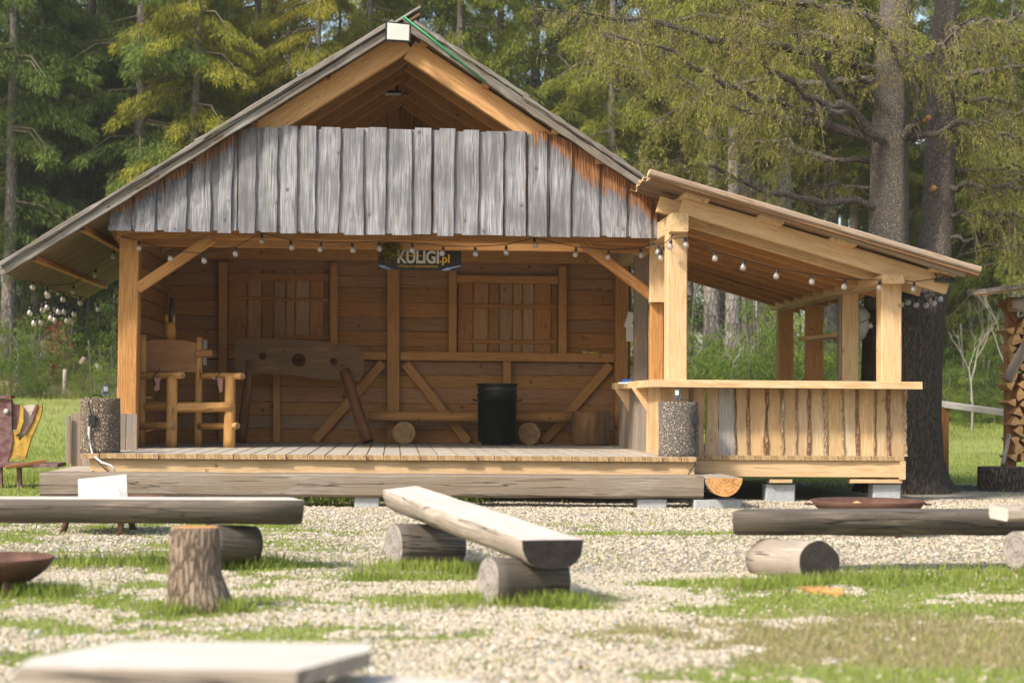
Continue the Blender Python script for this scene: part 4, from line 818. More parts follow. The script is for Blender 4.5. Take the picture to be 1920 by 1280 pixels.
mb = MB(); X = QX(1110, 25.0); r = .265; mb.log(V((X, 25.1, ZD)), V((X - .01, 25.1, QZ(1110, 771, 25.0))), r * .93, r * 1.02, seg=36, n=8, ns=.03, up=(0, 1, 0)); single(mb, 'stump', [M['stripped'], M['old_end']], 'wide bark-stripped stump in the right rear corner of the stage', 'stump')
# ledge items
mb = MB(); mb.tube([P0(1092, 660, YB - .1), P0(1101, 660, YB - .1)], .012); single(mb, 'marker_pen', [M['white']], 'white marker pen lying on the rear wall ledge', 'pen')
mb = MB(); mb.tube([P0(1104, 661, YB - .1), P0(1122, 661, YB - .1)], .013); single(mb, 'marker_pen', [M['yellowp']], 'yellow marker pen lying on the rear wall ledge', 'pen')
mb = MB(); mb.beam(P0(1166, 714, 22.6), P0(1184, 713, 22.6), .08, .035, c=.008); single(mb, 'tool_case', [M['blue']], 'small blue case lying on the left end of the counter', 'case')
mb = MB(); mb.beam(P0(1160, 718, 22.4), P0(1176, 718, 22.4), .08, .02, c=.004); single(mb, 'paper_pack', [M['white']], 'white paper pack beside the blue case on the counter', 'paper')
# ------------------------------------------------------------------ BANNER
yb_ = 22.75; bn = thing('banner', P0(787, 485, yb_), 'dark banner lettered KULIGI.pl hanging below the stage beam', 'banner')
c = [P0(708, 462, yb_), P0(865, 464, yb_), P0(866, 508, yb_), P0(709, 505, yb_)]; mb = MB(); mb.poly(c, .006, -YA); mb.build('sheet', M['banner'], bn)
def text(s_, px, py, hpx, wpx, name, mat, bold=.02, dy=-.006):
    cu = bpy.data.curves.new(name, 'FONT'); cu.body = s_; cu.size = 1; cu.offset = bold; cu.extrude = .004; o = bpy.data.objects.new(name, cu); C.objects.link(o); dg = bpy.context.evaluated_depsgraph_get(); me = bpy.data.meshes.new_from_object(o.evaluated_get(dg)); bpy.data.objects.remove(o)
    a = np.zeros(len(me.vertices) * 3); me.vertices.foreach_get('co', a); a = a.reshape(-1, 3); mn = a.min(0); mx = a.max(0); k = 22.75 / FPX
    sx, sz = wpx * k / (mx[0] - mn[0]), hpx * k / (mx[1] - mn[1]); o0 = P0(px, py, yb_ + dy); b = V(bn['_o']); out = np.empty_like(a)
    out[:, 0] = (a[:, 0] - mn[0]) * sx + o0.x - b.x; out[:, 1] = a[:, 2] * -.3 + o0.y - b.y; out[:, 2] = (a[:, 1] - mn[1]) * sz + o0.z - b.z
    me.vertices.foreach_set('co', out.ravel()); me.materials.clear(); me.materials.append(mat); me.update(); q = bpy.data.objects.new(name, me); C.objects.link(q); q.parent = bn
text('KULIGI', 745, 493.5, 25, 78, 'lettering', M['bsilver'], .035); text('.pl', 824, 497, 20, 19, 'lettering', M['bgold'], .03); text('OFICJALNY ORGANIZATOR', 745, 501.5, 4.6, 76, 'lettering', M['bgold'], .012)
mb = MB(); mb.poly([P0(732, 478, yb_ - .012), P0(790, 478.6, yb_ - .012), P0(790, 480.4, yb_ - .012), P0(732, 480, yb_ - .012)], .003, -YA); mb.poly([P0(732, 479, yb_ - .012), P0(734.5, 479, yb_ - .012), P0(734.5, 484, yb_ - .012), P0(732, 484, yb_ - .012)], .003, -YA); mb.build('arrow_mark', M['bgold'], bn)
mb = MB(); 
mb.poly([P0(709, 496, yb_ - .008), P0(722, 498, yb_ - .008), P0(737, 505, yb_ - .008), P0(724, 504.5, yb_ - .008), P0(709, 499, yb_ - .008)], .002, -YA); mb.poly([P0(827, 507, yb_ - .008), P0(838, 502, yb_ - .008), P0(865, 497, yb_ - .008), P0(865, 499, yb_ - .008), P0(846, 504, yb_ - .008), P0(840, 507.5, yb_ - .008)], .002, -YA); mb.build('light_sweep', M['bblue'], bn)
c0 = P0(733, 463, 22.55); n = 900; p = rng.normal(0, 1, (n, 3)) * np.array([.07, .05, .085]) + np.array([c0.x, c0.y, c0.z]); d = rng.normal(0, 1, (n, 3)); d /= np.linalg.norm(d, axis=1)[:, None]; w = np.cross(d, rng.normal(0, 1, (n, 3))); w /= np.linalg.norm(w, axis=1)[:, None]
tag(leafmesh('dried_bouquet', p, d * .045, w * .008, rng.random(n), M['wreath'], loc=tuple(c0)), 'bunch of dried yellow green twigs hanging over the banner corner', 'dried bouquet')
# ------------------------------------------------------------------ STRING LIGHTS
def bulb_src():
    s = MB(); s.lathe(V((0, 0, -.105)), [(.002, 0), (.018, .003), (.030, .014), (.036, .032), (.034, .048), (.024, .066), (.016, .082), (.014, .09)], 14); k = MB(); k.lathe(V((0, 0, -.03)), [(.010, -.012), (.019, -.008), (.019, .022), (.014, .045), (.004, .048)], 10)
    f = MB(); f.tube([V((-.006, 0, -.03)), V((-.010, 0, -.07)), V((0, 0, -.078)), V((.010, 0, -.07)), V((.006, 0, -.03))], .0045, 5); return s, k, f
_meshes = None
def string(name, bulbs, cord, lab, rows=None):
    global _meshes
    t = thing(name, cord[0], lab, 'string lights', 'strings of bulb lights')
    mb = MB(); mb.tube(cord, .0055, 5); mb.build('cord', M['cord'], t)
    for p in bulbs:
        if _meshes is None:
            r_ = thing('tmp', (0, 0, 0), 'x', 'x'); s, k, f = bulb_src(); a = s.build('bulb', M['glass'], r_); b = k.build('socket', M['black'], r_); c = f.build('filament', M['filament'], r_); _meshes = (a.data, b.data, c.data)
            for q in (a, b, c, r_): bpy.data.objects.remove(q)
        rot = (rnd.uniform(-.2, .2), rnd.uniform(-.2, .2), rnd.uniform(0, 3))
        o = bpy.data.objects.new('bulb', _meshes[0]); C.objects.link(o); o.parent = t; o.location = V(p) - V(t['_o']); o.rotation_euler = rot
        for nm, me in (('socket', _meshes[1]), ('filament', _meshes[2])): q = bpy.data.objects.new(nm, me); C.objects.link(q); q.parent = o
    return t
def up(p, k=11): return (p[0], p[1] - k)
fr = [(260, 466), (318, 486), (381, 490), (443, 477), (491, 452), (545, 465), (602, 468), (660, 470), (711, 467), (773, 470), (831, 476), (891, 477), (949, 474), (1002, 461), (1080, 478), (1141, 483), (1201, 480)]
string('string_lights', [P0(a, b - 11, 21.75) for a, b in fr], [P0(228, 444, 21.9)] + [P0(a, b - 15, 21.75) for a, b in fr] + [P0(1228, 456, 21.75)], 'string of clear bulbs along the front beam of the stage')
le = [(225, 443, 22.2), (213, 482, 22.8), (179, 518, 24.2), (138, 548, 24.6), (88, 552, 23.6), (61, 540, 22.9)]
string('string_lights', [P0(a, b - 11, y) for a, b, y in le], [P0(a, b - 16, y) for a, b, y in le], 'string of clear bulbs strung under the left eave')
cl_ = [(57, 588, 23.0), (65, 608, 23.0), (77, 606, 23.1), (79, 583, 23.2), (87, 578, 23.2), (97, 598, 23.4), (101, 602, 23.4), (109, 586, 23.6), (121, 586, 23.7), (124, 603, 23.6), (132, 603, 23.7), (138, 591, 23.9), (117, 563, 24.5), (89, 556, 23.7), (150, 570, 25.2), (183, 582, 26.0)]
string('string_lights', [P0(a, b - 11, y) for a, b, y in cl_], [P0(55, 520, 22.7), P0(55, 560, 22.9)] + [P0(a, b - 15, y) for a, b, y in cl_] + [P0(219, 570, 26.2)], 'tangled cluster of clear bulbs hanging below the left eave corner')
ln = [(1258, 463, 20.45), (1285, 460, 20.45), (1339, 485, 20.5), (1395, 502, 20.5), (1457, 518, 20.5), (1521, 529, 20.5), (1584, 538, 20.5), (1649, 540, 20.4), (1714, 543, 20.35)]
string('string_lights', [P0(a, b - 11, y) for a, b, y in ln], [P0(1236, 458, 20.9), P0(1250, 454, 20.5), P0(1262, 440, 20.45)] + [P0(a, b - 15, y) for a, b, y in ln] + [P0(1765, 521, 20.4)], 'string of clear bulbs sagging below the front rafter of the bar')
c4 = [(1233, 474, 20.9), (1240, 482, 20.9), (1246, 477, 20.95), (1237, 485, 20.85)]
string('string_lights', [P0(a, b - 11, y) for a, b, y in c4], [P0(1215, 458, 21.0)] + [P0(a, b - 15, y) for a, b, y in c4] + [P0(1250, 458, 20.9)], 'small bunch of clear bulbs beside the left bar post')
c5 = [(1702, 568, 21.9), (1719, 573, 21.8), (1736, 574, 21.8), (1750, 570, 21.8), (1765, 562, 21.8), (1692, 572, 21.9)]
string('string_lights', [P0(a, b - 11, y) for a, b, y in c5], [P0(1690, 550, 21.9)] + [P0(a, b - 15, y) for a, b, y in c5] + [P0(1775, 540, 21.7)], 'string of clear bulbs hanging in front of the dark old trunk')
c6 = [(1557, 640, 23.6), (1566, 641, 23.6), (1574, 639, 23.5), (1631, 612, 22.4)]
string('string_lights', [P0(a, b - 11, y) for a, b, y in c6], [P0(1552, 622, 23.7)] + [P0(a, b - 15, y) for a, b, y in c6], 'bulbs hanging under the small shelf at the bar side')
mb = MB(); mb.tube([P0(1295, 500, 24), P0(1400, 535, 24.5), P0(1470, 550, 25), P0(1500, 570, 25)], .005, 5); single(mb, 'cable', M['cord'], 'thin cable slung under the bar roof', 'cable')
mb = MB(); mb.lathe(P0(1608, 640, 22.9), [(.03, 0), (.10, .05), (.17, .2), (.16, .36), (.08, .46), (.02, .48)], 18, rf=lambda a, z: 1 + .10 * math.sin(4 * a + z * 9)); single(mb, 'pale_shape', [M['whiteboard']], 'pale rounded shape behind the side post of the bar', 'lantern')  # pale curved object of unknown kind
# ------------------------------------------------------------------ BENCHES
def halfbench(mb, p0, p1, w, h, cut0=0.0, cut1=0.0, n=10, ns=.01):
    p0, p1 = V(p0), V(p1); ax = (p1 - p0).normalized(); sd = ax.cross(ZA).normalized(); rings = []; us = []
    prof = [(math.cos(math.pi + math.pi * k / 12), math.sin(math.pi + math.pi * k / 12)) for k in range(13)]
    for i in range(n + 1):
        t = i / n; r = []; j = rnd.uniform(-ns, ns); us.append((p1 - p0).length * t)
        for (a, b) in prof:
            x = math.copysign(abs(a) ** .7, a) * (w / 2 + j) + rnd.uniform(-.004, .004); z = -abs(b) ** .8 * (h + rnd.uniform(-.005, .005)) if b < -.01 else 0
            e = (cut0 * x * (1 - t) if t < .5 else 0) + (cut1 * x if t == 1 else 0) if i in (0, n) else 0
            r.append(p0.lerp(p1, t) + sd * x + ZA * z + ax * (cut0 * x if i == 0 else cut1 * x if i == n else 0))
        rings.append(r)
    base = len(mb.v); m_ = len(prof); ou = rnd.random() * 20
    for r in rings:
        for p in r: mb.v.append(tuple(p)); mb.at.append(0)
    for i in range(n):
        for k in range(m_):
            j = (k + 1) % m_; a = base + i * m_; top = k == m_ - 1
            mb.face([a + k, a + m_ + k, a + m_ + j, a + j], [(us[i] + ou, k * .04 if not top else 0), (us[i + 1] + ou, k * .04 if not top else 0), (us[i + 1] + ou, (k + 1) * .04 if not top else w), (us[i] + ou, (k + 1) * .04 if not top else w)], 2 if top else 0, not top)
    cu = [(a * w / 2 + .02, b * h + .05) for a, b in prof]; mb.face([base + k for k in range(m_)], cu, 1); mb.face([base + n * m_ + k for k in range(m_)][::-1], cu[::-1], 1)
def suplog(x0, y0, Y0_, x1, y1, Y1_, r, parent, mats=None, name='support_log'):
    mb = MB(); mb.log(P0(x0, y0, Y0_), P0(x1, y1, Y1_), r * 1.01, r * .95, n=6, seg=30, ns=.035); return mb.build(name, mats or [M['bench'], M['greylog_end']], parent)
b1 = thing('log_bench', G(300, 1040), 'weathered split log bench at the left behind the small stump', 'bench', 'split log benches in the yard')
mb = MB(); halfbench(mb, P0(-170, 932, 12.75), P0(557, 934.5, 12.15), .36, .175, 0, .55); mb.build('seat', [M['bench'], M['bench_end'], M['bench_top']], b1)
suplog(388, 1019, 12.15, 476, 1022, 12.35, .135, b1, [M['bench'], M['bench_end']]); suplog(-120, 1019, 12.6, -40, 1020, 12.7, .13, b1)
b2 = thing('log_bench', G(880, 1095), 'split log bench with shade-darkened end pointing toward the camera in the middle', 'bench', 'split log benches in the yard')
mb = MB(); halfbench(mb, P0(750, 914, 13.2), P0(1037, 1011.5, 9.9), .355, .165, .9, -.05); mb.build('seat', [M['benchlt'], M['shade_end'], M['bench_top']], b2)
BL = [M['bench'], M['greylog_end']]
suplog(738, 1022, 12.35, 858, 1021, 12.55, .150, b2, BL); suplog(915, 1090, 10.05, 1050, 1087, 10.25, .132, b2, BL)
b3 = thing('log_bench', G(1700, 1040), 'weathered split log bench at the right before the round fire bowl', 'bench', 'split log benches in the yard')
mb = MB(); halfbench(mb, P0(1384, 956, 12.0), P0(2120, 956, 12.35), .36, .175, -.55, 0); mb.build('seat', [M['bench'], M['bench_end'], M['bench']], b3)
suplog(1437, 1050, 11.95, 1536, 1054, 11.25, .150, b3, [M['benchlt'], M['bench_end']]); suplog(1905, 1030, 11.9, 2010, 1030, 12.1, .13, b3, [M['benchlt'], M['greylog_end']])
b4 = thing('plank_bench', G(1960, 1060), 'pale plank bench end entering at the right edge over the log bench', 'bench')
mb = MB(); mb.beam(P0(1872, 961, 10.6), P0(2150, 961, 10.6), .34, .085, c=.02, n=4, wob=.004); mb.build('seat', [M['benchlt'], M['bench_top'], M['bench_top']], b4)
mb = MB(); mb.log(V((P0(1990, 961, 10.6).x, 10.6, 0)), V((P0(1990, 961, 10.6).x, 10.6, CAMZ - .70)), .12, up=(0, 1, 0)); mb.build('support_log', BL, b4)
mb = MB(); zt2 = .45; mb.poly([G(a, b, zt2) for a, b in ((228, 1201), (690, 1205), (697, 1219), (556, 1257), (30, 1250), (60, 1232))], .045, ZA, 0, 1)
t = thing('plank_table', G(350, 1230), 'thick pale plank seat filling the lower left foreground', 'bench'); mb.build('top', [M['bench_top'], M['benchlt']], t)
for a in (200, 560): g = G(a, 1232, zt2); mb = MB(); mb.log(V((g.x, g.y, -.02)), V((g.x, g.y, zt2 - .046)), .08, up=(0, 1, 0)); mb.build('leg', BL, t)
t = thing('plank_table', G(760, 1290), 'low pale plank barely entering at the bottom edge', 'bench'); mb = MB(); mb.poly([G(a, b, .36) for a, b in ((640, 1262), (900, 1276), (880, 1330), (560, 1320))], .05, ZA, 0, 1); mb.build('top', [M['bench_top'], M['benchlt']], t)
g = G(750, 1300, .36); mb = MB(); mb.log(V((g.x, g.y, -.02)), V((g.x, g.y, .312)), .09, up=(0, 1, 0)); mb.build('leg', BL, t)
# small stump
g = G(362, 1146); mb = MB(); ph = 1.1
def srf(a, z): return 1 + .05 * math.sin(2 * a + 1) + .04 * math.sin(5 * a + z * 9) + max(0, .22 - z) * 2.4 * max(0, math.cos(a + .35)) ** 2 + max(0, .12 - z) * 1.1 * max(0, math.sin(3 * a + .6))
H = QZ(360, 993, 9.5); mb.lathe(V((g.x - .01, g.y + .14, -.02)), [(.150, 0), (.148, .06), (.144, .14), (.138, .22), (.134, .32), (.130, H - .01), (.122, H + .012)], 40, rf=srf); n0 = len(mb.f) - 1
sp = mb.build('stump', [M['bark_stump'], M['orange_end']]); sp.data.polygons[n0].material_index = 1
uvl = sp.data.uv_layers[0]; pf = sp.data.polygons[n0]
for li in pf.loop_indices: co = sp.data.vertices[sp.data.loops[li].vertex_index].co; uvl.data[li].uv = (co.x * 1.0, co.y * 1.0)
tag(sp, 'small upright stump with flaring root and burl in the left foreground', 'stump')
# fire bowls
def bowl(c, r, h, lab, hand=False, ash=True, zo=.10):
    t = thing('fire_bowl', c, lab, 'fire bowl', 'rusty steel fire bowls'); c = V(c); mb = MB(); prof = [(.05, 0)]
    for k in range(1, 9): a = k / 8 * 1.25; prof.append((r * math.sin(a) / math.sin(1.25), h * (1 - math.cos(a)) / (1 - math.cos(1.25))))
    prof += [(q * .985 - .004, z + .006) for q, z in prof[::-1]][:-1] + [(.02, .012)]
    z0 = V((0, 0, zo)); mb.lathe(c + z0, prof, 48); mb.build('bowl', M['rust'], t)
    if ash: mb = MB(); mb.lathe(c + z0, [(r * .55, h * .22), (r * .4, h * .30), (.02, h * .33)], 24, rf=lambda a, z: 1 + .1 * math.sin(4 * a)); mb.build('ash', M['ash'], t)
    for k in range(3): a = k * 2.094 + 3.14; mb = MB(); mb.tube([c + V((math.cos(a) * r * .62, math.sin(a) * r * .62, zo + .02 + h * .35)), c + V((math.cos(a) * r * .74, math.sin(a) * r * .74, -.02))], .028, 10); mb.build('foot', M['rust'], t)
    if hand:
        for s_ in (-1, 1): q = c + V((s_ * r, 0, .10 + h - .03)); mb = MB(); mb.tube([q + V((0, -.05, 0)), q + V((s_ * .05, -.05, 0)), q + V((s_ * .05, .05, 0)), q + V((0, .05, 0))], .009); mb.build('handle', M['rust'], t)
    return t
g = P0(-12, 1040, 10.8); bowl((g.x, g.y, 0), .36, .19, 'rusty fire bowl cut by the left edge of the picture', zo=.005); 
g = P0(1627, 943, 15.3); bowl((g.x, g.y, 0), .50, .21, 'wide rusty fire bowl with side handles behind the right bench', True)
g = P0(200, 926, 15.4); bowl((g.x, g.y, 0), .50, .21, 'dark fire bowl holding white boards behind the left bench', False, False)
g = P0(1607, 948, 15.2); mb = MB(); mb.lathe(V((g.x, g.y, .22)), [(.05, 0), (.08, .03), (.06, .07), (.01, .09)], 12); mb.lathe(V((g.x + .12, g.y, .22)), [(.04, 0), (.06, .03), (.04, .06), (.01, .07)], 12); single(mb, 'split_wood', [M['firewood_end']], 'pale wood lumps lying in the right fire bowl', 'wood')
mb = MB(); mb.poly([P0(146, 898, 15.3), P0(237, 889, 15.3), P0(239, 932, 15.25), P0(147, 932, 15.25)], .03, V((0, -1, 0))); single(mb, 'white_board', [M['whiteboard']], 'whitewashed board standing in the left rear fire bowl', 'board')
mb = MB(); mb.poly([P0(162, 926, 15.1), P0(222, 917, 15.1), P0(227, 932, 15.05), P0(160, 932, 15.05)], .04, V((0, -1, 0))); single(mb, 'white_block', [M['white']], 'bright white block lying before the whitewashed board', 'block')
mb = MB(); mb.poly([G(1494, 1098, .02), G(1540, 1098, .02), G(1582, 1106, .02), G(1576, 1112, .02), G(1530, 1106, .02)], .03, ZA); mb.poly([G(1540, 1100, .045), G(1580, 1102, .045), G(1581, 1112, .02), G(1545, 1108, .02)], .03, ZA); single(mb, 'wood_chip', [M['orange_end']], 'orange split wood piece lying under the right bench support', 'wood')
# ------------------------------------------------------------------ LEFT PAINTED CHAIR
YK = 23.2
pc = thing('painted_chair', P0(20, 895, YK), 'peeling maroon and yellow painted garden chair cut by the left edge', 'garden chair')
def pp(name, pts, Y, th, mat, **k): mb = MB(); mb.poly([P0(a, b, Y) for a, b in pts], th, -YA); return mb.build(name, mat, pc)
pp('headrest', [(-40, 745), (21, 748), (22, 806), (-40, 808)], YK, .12, [M['maroon']]); pp('top_rail', [(-40, 741), (20, 741), (20, 747), (-40, 746)], YK - .04, .25, [M['maroon']])
pp('side_panel', [(-40, 808), (22, 806), (24, 828), (14, 868), (-40, 868)], YK, .06, [M['maroon']])
pp('backrest_slat', [(22, 757), (38, 758), (37, 780), (30, 805), (22, 806)], YK + .05, .06, [M['maroon']]); pp('backrest_slat', [(38, 758), (44, 764), (44, 790), (36, 812), (28, 816), (36, 785)], YK - .01, .05, [M['yellow']])
pp('backrest_slat', [(44, 760), (68, 758), (62, 775), (48, 812), (36, 826), (36, 814), (44, 790)], YK + .14, .05, [M['lightwood']])
pp('backrest_slat', [(70, 758), (79, 759), (77, 778), (68, 800), (58, 822), (47, 860), (8, 860), (12, 826), (24, 808), (34, 812), (36, 826), (48, 815), (60, 790)], YK + .02, .07, [M['yellow']])
pp('backrest_slat', [(67, 757), (71, 758), (61, 790), (48, 814), (42, 812), (54, 788)], YK + .0, .05, [M['maroon']])
mb = MB(); mb.board(P0(-40, 868, YK - .5), XA, YA, ZA, .98, .60, .05, n=4, wob=.01); mb.build('seat', [M['maroon']], pc); mb = MB(); mb.beam(P0(10, 876, YK - .55), P0(85, 864, YK - .4), .10, .045); mb.build('armrest', [M['plankbrown']], pc)
for px in (-20, 4, 40): mb = MB(); mb.beam(V((QX(px, YK - .4), YK - .4, 0)), V((QX(px - 2, YK - .4), YK - .4, QZ(px, 872, YK - .4))), .06, .06, up=(0, 1, 0)); mb.build('leg', [M['maroon']], pc)
mb = MB(); mb.lathe(V((0, 0, 0)), [(.034, 0), (.03, .02), (.001, .025)], 16); 
for i, p in enumerate(mb.v): q = P0(12, 771, YK - .01); mb.v[i] = (q.x + p[0], q.y - p[2], q.z + p[1])
mb.build('knob', [M['bsilver']], pc)
# ------------------------------------------------------------------ RIGHT SIDE: RAIL, WALKWAY, WOODSHED
rl = thing('handrail', V((QX(1770, 26.5), 26.5, 0)), 'pale plank handrail on a dark post to the right of the old tree', 'handrail')
mb = MB(); mb.beam(P0(1757, 756, 26.9), P0(1960, 784, 24.4), .10, .095, n=3, wob=.002); mb.build('rail', [M['rail']], rl)
mb = MB(); p = P0(1771, 762, 26.7); mb.beam(V((p.x, p.y, -.1)), p, .11, .09, up=(0, 1, 0)); mb.build('post', [M['brownwood']], rl)
mb = MB(); 
for k in range(26):
    t_ = k / 25; g0 = G(1745, 900); g1 = G(2010, 925); c_ = V((6.9 + t_ * 3.2, 24.6 - t_ * 1.9, .02 + .008 * (k % 2))); d_ = V((.55, 1, 0)).normalized(); mb.board(c_ - d_ * (.75 + rnd.uniform(0, .12)), d_, V((1, -.55, 0)), ZA, 1.6, .115, .03, n=4, wob=.006)
single(mb, 'walkway', [M['netting'], M['netting']], 'dark netted plank walkway leading right from the old tree', 'walkway')
ws = thing('woodshed', V((9.3, 25, 0)), 'small shingled woodshed at the right edge', 'woodshed')
YS = 24.6
mb = MB(); mb.beam(V((QX(1893, YS), YS, 0)), P0(1895, 560, YS), .14, .16, up=(0, 1, 0)); mb.build('post', [M['brownwood']], ws)
mb = MB(); a = P0(1886, 555, YS - .3); mb.log(P0(1893, 570, YS - .45), P0(1990, 572, YS - .45), .10, .11); mb.build('beam_log', [M['benchlt'], M['orange_end']], ws)
mb = MB(); mb.beam(P0(1874, 566, YS - .1), P0(1905, 600, YS - .1), .10, .09); mb.build('brace', [M['brownwood']], ws)
mb = MB(); mb.beam(P0(1888, 712, YS - .6), P0(1932, 632, YS - .6), .08, .13, n=3, wob=.01); mb.build('slanted_log', [M['bench'], M['greylog_end']], ws)
mb = MB(); e0 = P0(1862, 541, YS - 1.0); dx = V((1, 0, .14)).normalized(); dy = V((0, 1, .02)).normalized(); nn = dx.cross(dy)
c1_ = P0(1826, 548, YS - 1.0); e0 = c1_ + V((0, 0, .0)); L_ = 2.3
for r_ in range(2):
    x_ = .02 * r_
    while x_ < L_:
        w = rnd.uniform(.07, .14); mb.board(e0 + dx * x_ + dy * (r_ * .10 + rnd.uniform(-.015, .015)) + nn * (.032 * r_ + rnd.uniform(-.004, .004)), dy, dx, nn, .30, w - .008, .028, n=1, wob=0); x_ += w
mb.build('shingles', [M['shingle']], ws)
mb = MB(); q0 = c1_ - nn * .03; mb.poly([q0, q0 + dx * L_, q0 + dx * L_ + dy * 2.2, q0 + dx * 1.1 + dy * 2.2, q0 + dx * .25 + dy * .3], .03, nn); mb.build('roof_boards', [M['roofb']], ws)
fw = []
for k in range(6):
    mb = MB(); r = rnd.uniform(.09, .125); a0 = rnd.random() * 6; sec = [(0, 0)] + [(r * 1.35 * math.cos(q), r * 1.35 * math.sin(q)) for q in ((0, .5, 1.0, 1.4) if k % 2 else (0, .45, .9))]; cx = sum(p[0] for p in sec) / len(sec); cy = sum(p[1] for p in sec) / len(sec); sec = [(x - cx, y - cy) for x, y in sec]
    sec = [(x * math.cos(a0) - y * math.sin(a0), x * math.sin(a0) + y * math.cos(a0)) for x, y in sec]; mb.sweep([V((0, 0, 0)), V((0, .42, 0))], sec, up=(0, 0, 1)); o = mb.build('firewood', [M['firewood'], M['firewood_end']], loc=(0, 0, 0)); tag(o, 'split firewood log in the stack under the woodshed roof', 'firewood', 'firewood logs stacked in the woodshed'); fw.append(o)
used = 0
for r_ in range(16):
    for c_ in range(5):
        px = 1903 + c_ * 19 + (r_ % 2) * 8 - (6 if r_ > 7 else 0); py = 858 - r_ * 17
        if px > 1950 or (r_ > 14 and c_ < 1): continue
        o = fw[used] if used < 6 else fw[rnd.randrange(6)].copy()
        if used >= 6: C.objects.link(o)
        o.location = P0(px + rnd.uniform(-3, 3), py + rnd.uniform(-2, 2), YS - .25 + rnd.uniform(-.04, .04)); o.rotation_euler = (0, rnd.uniform(-.5, .5) , 0); used += 1
mb = MB(); p = P0(1843, 920, 23.4); mb.log(V((QX(1890, 23.4), 23.6, -.03)), V((QX(1890, 23.4), 23.6, QZ(1890, 876, 23.4))), .35, .345, seg=36, n=6, ns=.02, up=(0, 1, 0)); single(mb, 'chopping_block', [M['bark_dark'], M['grey_end']], 'wide dark chopping block in front of the firewood', 'chopping block')
mb = MB(); mb.log(P0(1880, 872, YS - .5), P0(1892, 815, YS - .3), .03, .03); single(mb, 'pole', [M['benchlt']], 'thin pale pole leaning on the firewood stack', 'pole')
# ------------------------------------------------------------------ TREES
def poly_at(P, t):
    P = np.asarray(P, float); L = np.concatenate([[0], np.cumsum(np.linalg.norm(np.diff(P, axis=0), axis=1))]); s_ = np.asarray(t) * L[-1]; i = np.clip(np.searchsorted(L, s_, 'right') - 1, 0, len(P) - 2); f = ((s_ - L[i]) / np.maximum(L[i + 1] - L[i], 1e-6))[..., None]
    return P[i] * (1 - f) + P[i + 1] * f, (P[i + 1] - P[i]) / np.linalg.norm(P[i + 1] - P[i], axis=1)[:, None]
def spruce(name, lab, cat, H, rb, z0, Lmax, nbr, nleaf, ll, lw, seed, shape=1.0, droop=.45, group=None, bare=14, barkm='bark_far'):
    r = np.random.default_rng(seed); rnd.seed(seed); t = thing(name, (0, 0, 0), lab, cat, group)
    mb = MB(); mb.log(V((0, 0, -.4)), V((r.normal() * .15, 0, H)), rb, .03, seg=10, n=9, ns=.03, up=(0, 1, 0), flare=.35)
    mb.build('trunk', [M[barkm]], t)
    zz = z0 + (H * .97 - z0) * r.random(nbr) ** 1.15; az = r.uniform(0, 6.28, nbr); L = np.minimum(Lmax, .35 + (H - zz) / H * Lmax * 1.5) * r.uniform(.6, 1.1, nbr); L *= np.where(zz < z0 + H * .08, .7, 1)
    tone = r.random(nbr)
    mb = MB()
    for k in range(min(nbr, 70)):
        o = np.array([math.cos(az[k]), math.sin(az[k]), 0]); mb.tube([V((0, 0, zz[k])), V(tuple(o * L[k] * .5)) + V((0, 0, zz[k] - droop * .15 * L[k])), V(tuple(o * L[k] * .95)) + V((0, 0, zz[k] - droop * .8 * L[k]))], [rb * (.08 * L[k] + .03), rb * .09, rb * .03], 4, caps=(False, False))
    for k in range(bare):
        z = z0 * (.25 + .8 * r.random()); a = r.uniform(0, 6.28); l = r.uniform(.4, 1.2); e = V((math.cos(a) * l, math.sin(a) * l, z - l * .25)); mb.tube([V((0, 0, z)), V((math.cos(a) * l * .5, math.sin(a) * l * .5, z - .02)), e], [.008, .006, .003], 3, caps=(False, False))
    mb.build('branches', [M['twig']], t)
    b = r.choice(nbr, nleaf, p=(L ** 1.4) / (L ** 1.4).sum()); u = r.random(nleaf) ** .62
    out = np.stack([np.cos(az[b]), np.sin(az[b]), 0 * u], -1); lat = np.stack([-np.sin(az[b]), np.cos(az[b]), 0 * u], -1); s = r.uniform(-1, 1, nleaf)
    wd = (.30 * L[b] * (1 - u * .75) + .05); x = u * L[b] + r.normal(0, .04, nleaf)
    c = out * x[:, None] + lat * (s * wd)[:, None]; c[:, 2] = zz[b] - droop * L[b] * u ** 1.6 * .8 + .06 * L[b] * np.maximum(0, u - .7) - r.random(nleaf) ** 1.3 * (.16 + .14 * L[b]) * (1 - u * .4) - abs(s) * .08
    d = out * r.uniform(.1, .7, nleaf)[:, None] + lat * (s * .5)[:, None] + r.normal(0, .22, (nleaf, 3)); d[:, 2] -= r.uniform(.3, 1.1, nleaf); d /= np.linalg.norm(d, axis=1)[:, None]; d *= (ll * r.uniform(.6, 1.3, nleaf))[:, None]
    w = np.cross(d, r.normal(0, 1, (nleaf, 3))); w /= np.linalg.norm(w, axis=1)[:, None]; w *= (lw * r.uniform(.7, 1.3, nleaf))[:, None]
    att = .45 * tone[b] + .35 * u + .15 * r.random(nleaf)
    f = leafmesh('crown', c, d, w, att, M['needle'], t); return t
def place(src, px, Y, rz, sc, lab=None, cat=None, group=None, col=(1, 1, 1), first=False, X=None):
    o = src if first else copy_tree(src); X = QX(px, Y) if X is None else X
    o.location = (X, Y, float(gz(X, Y)) - .05); o.rotation_euler = (0, 0, rz); o.scale = (sc, sc, sc)
    if lab: o['label'] = lab
    if cat: o['category'] = cat
    if group: o['group'] = group
    for q in o.children_recursive:
        if q.name.startswith('crown'): q.color = (*col, 1)
    if not first:
        for q in KIDSOF(o):
            if q.name.startswith('crown'): q.color = (*col, 1)
    return o
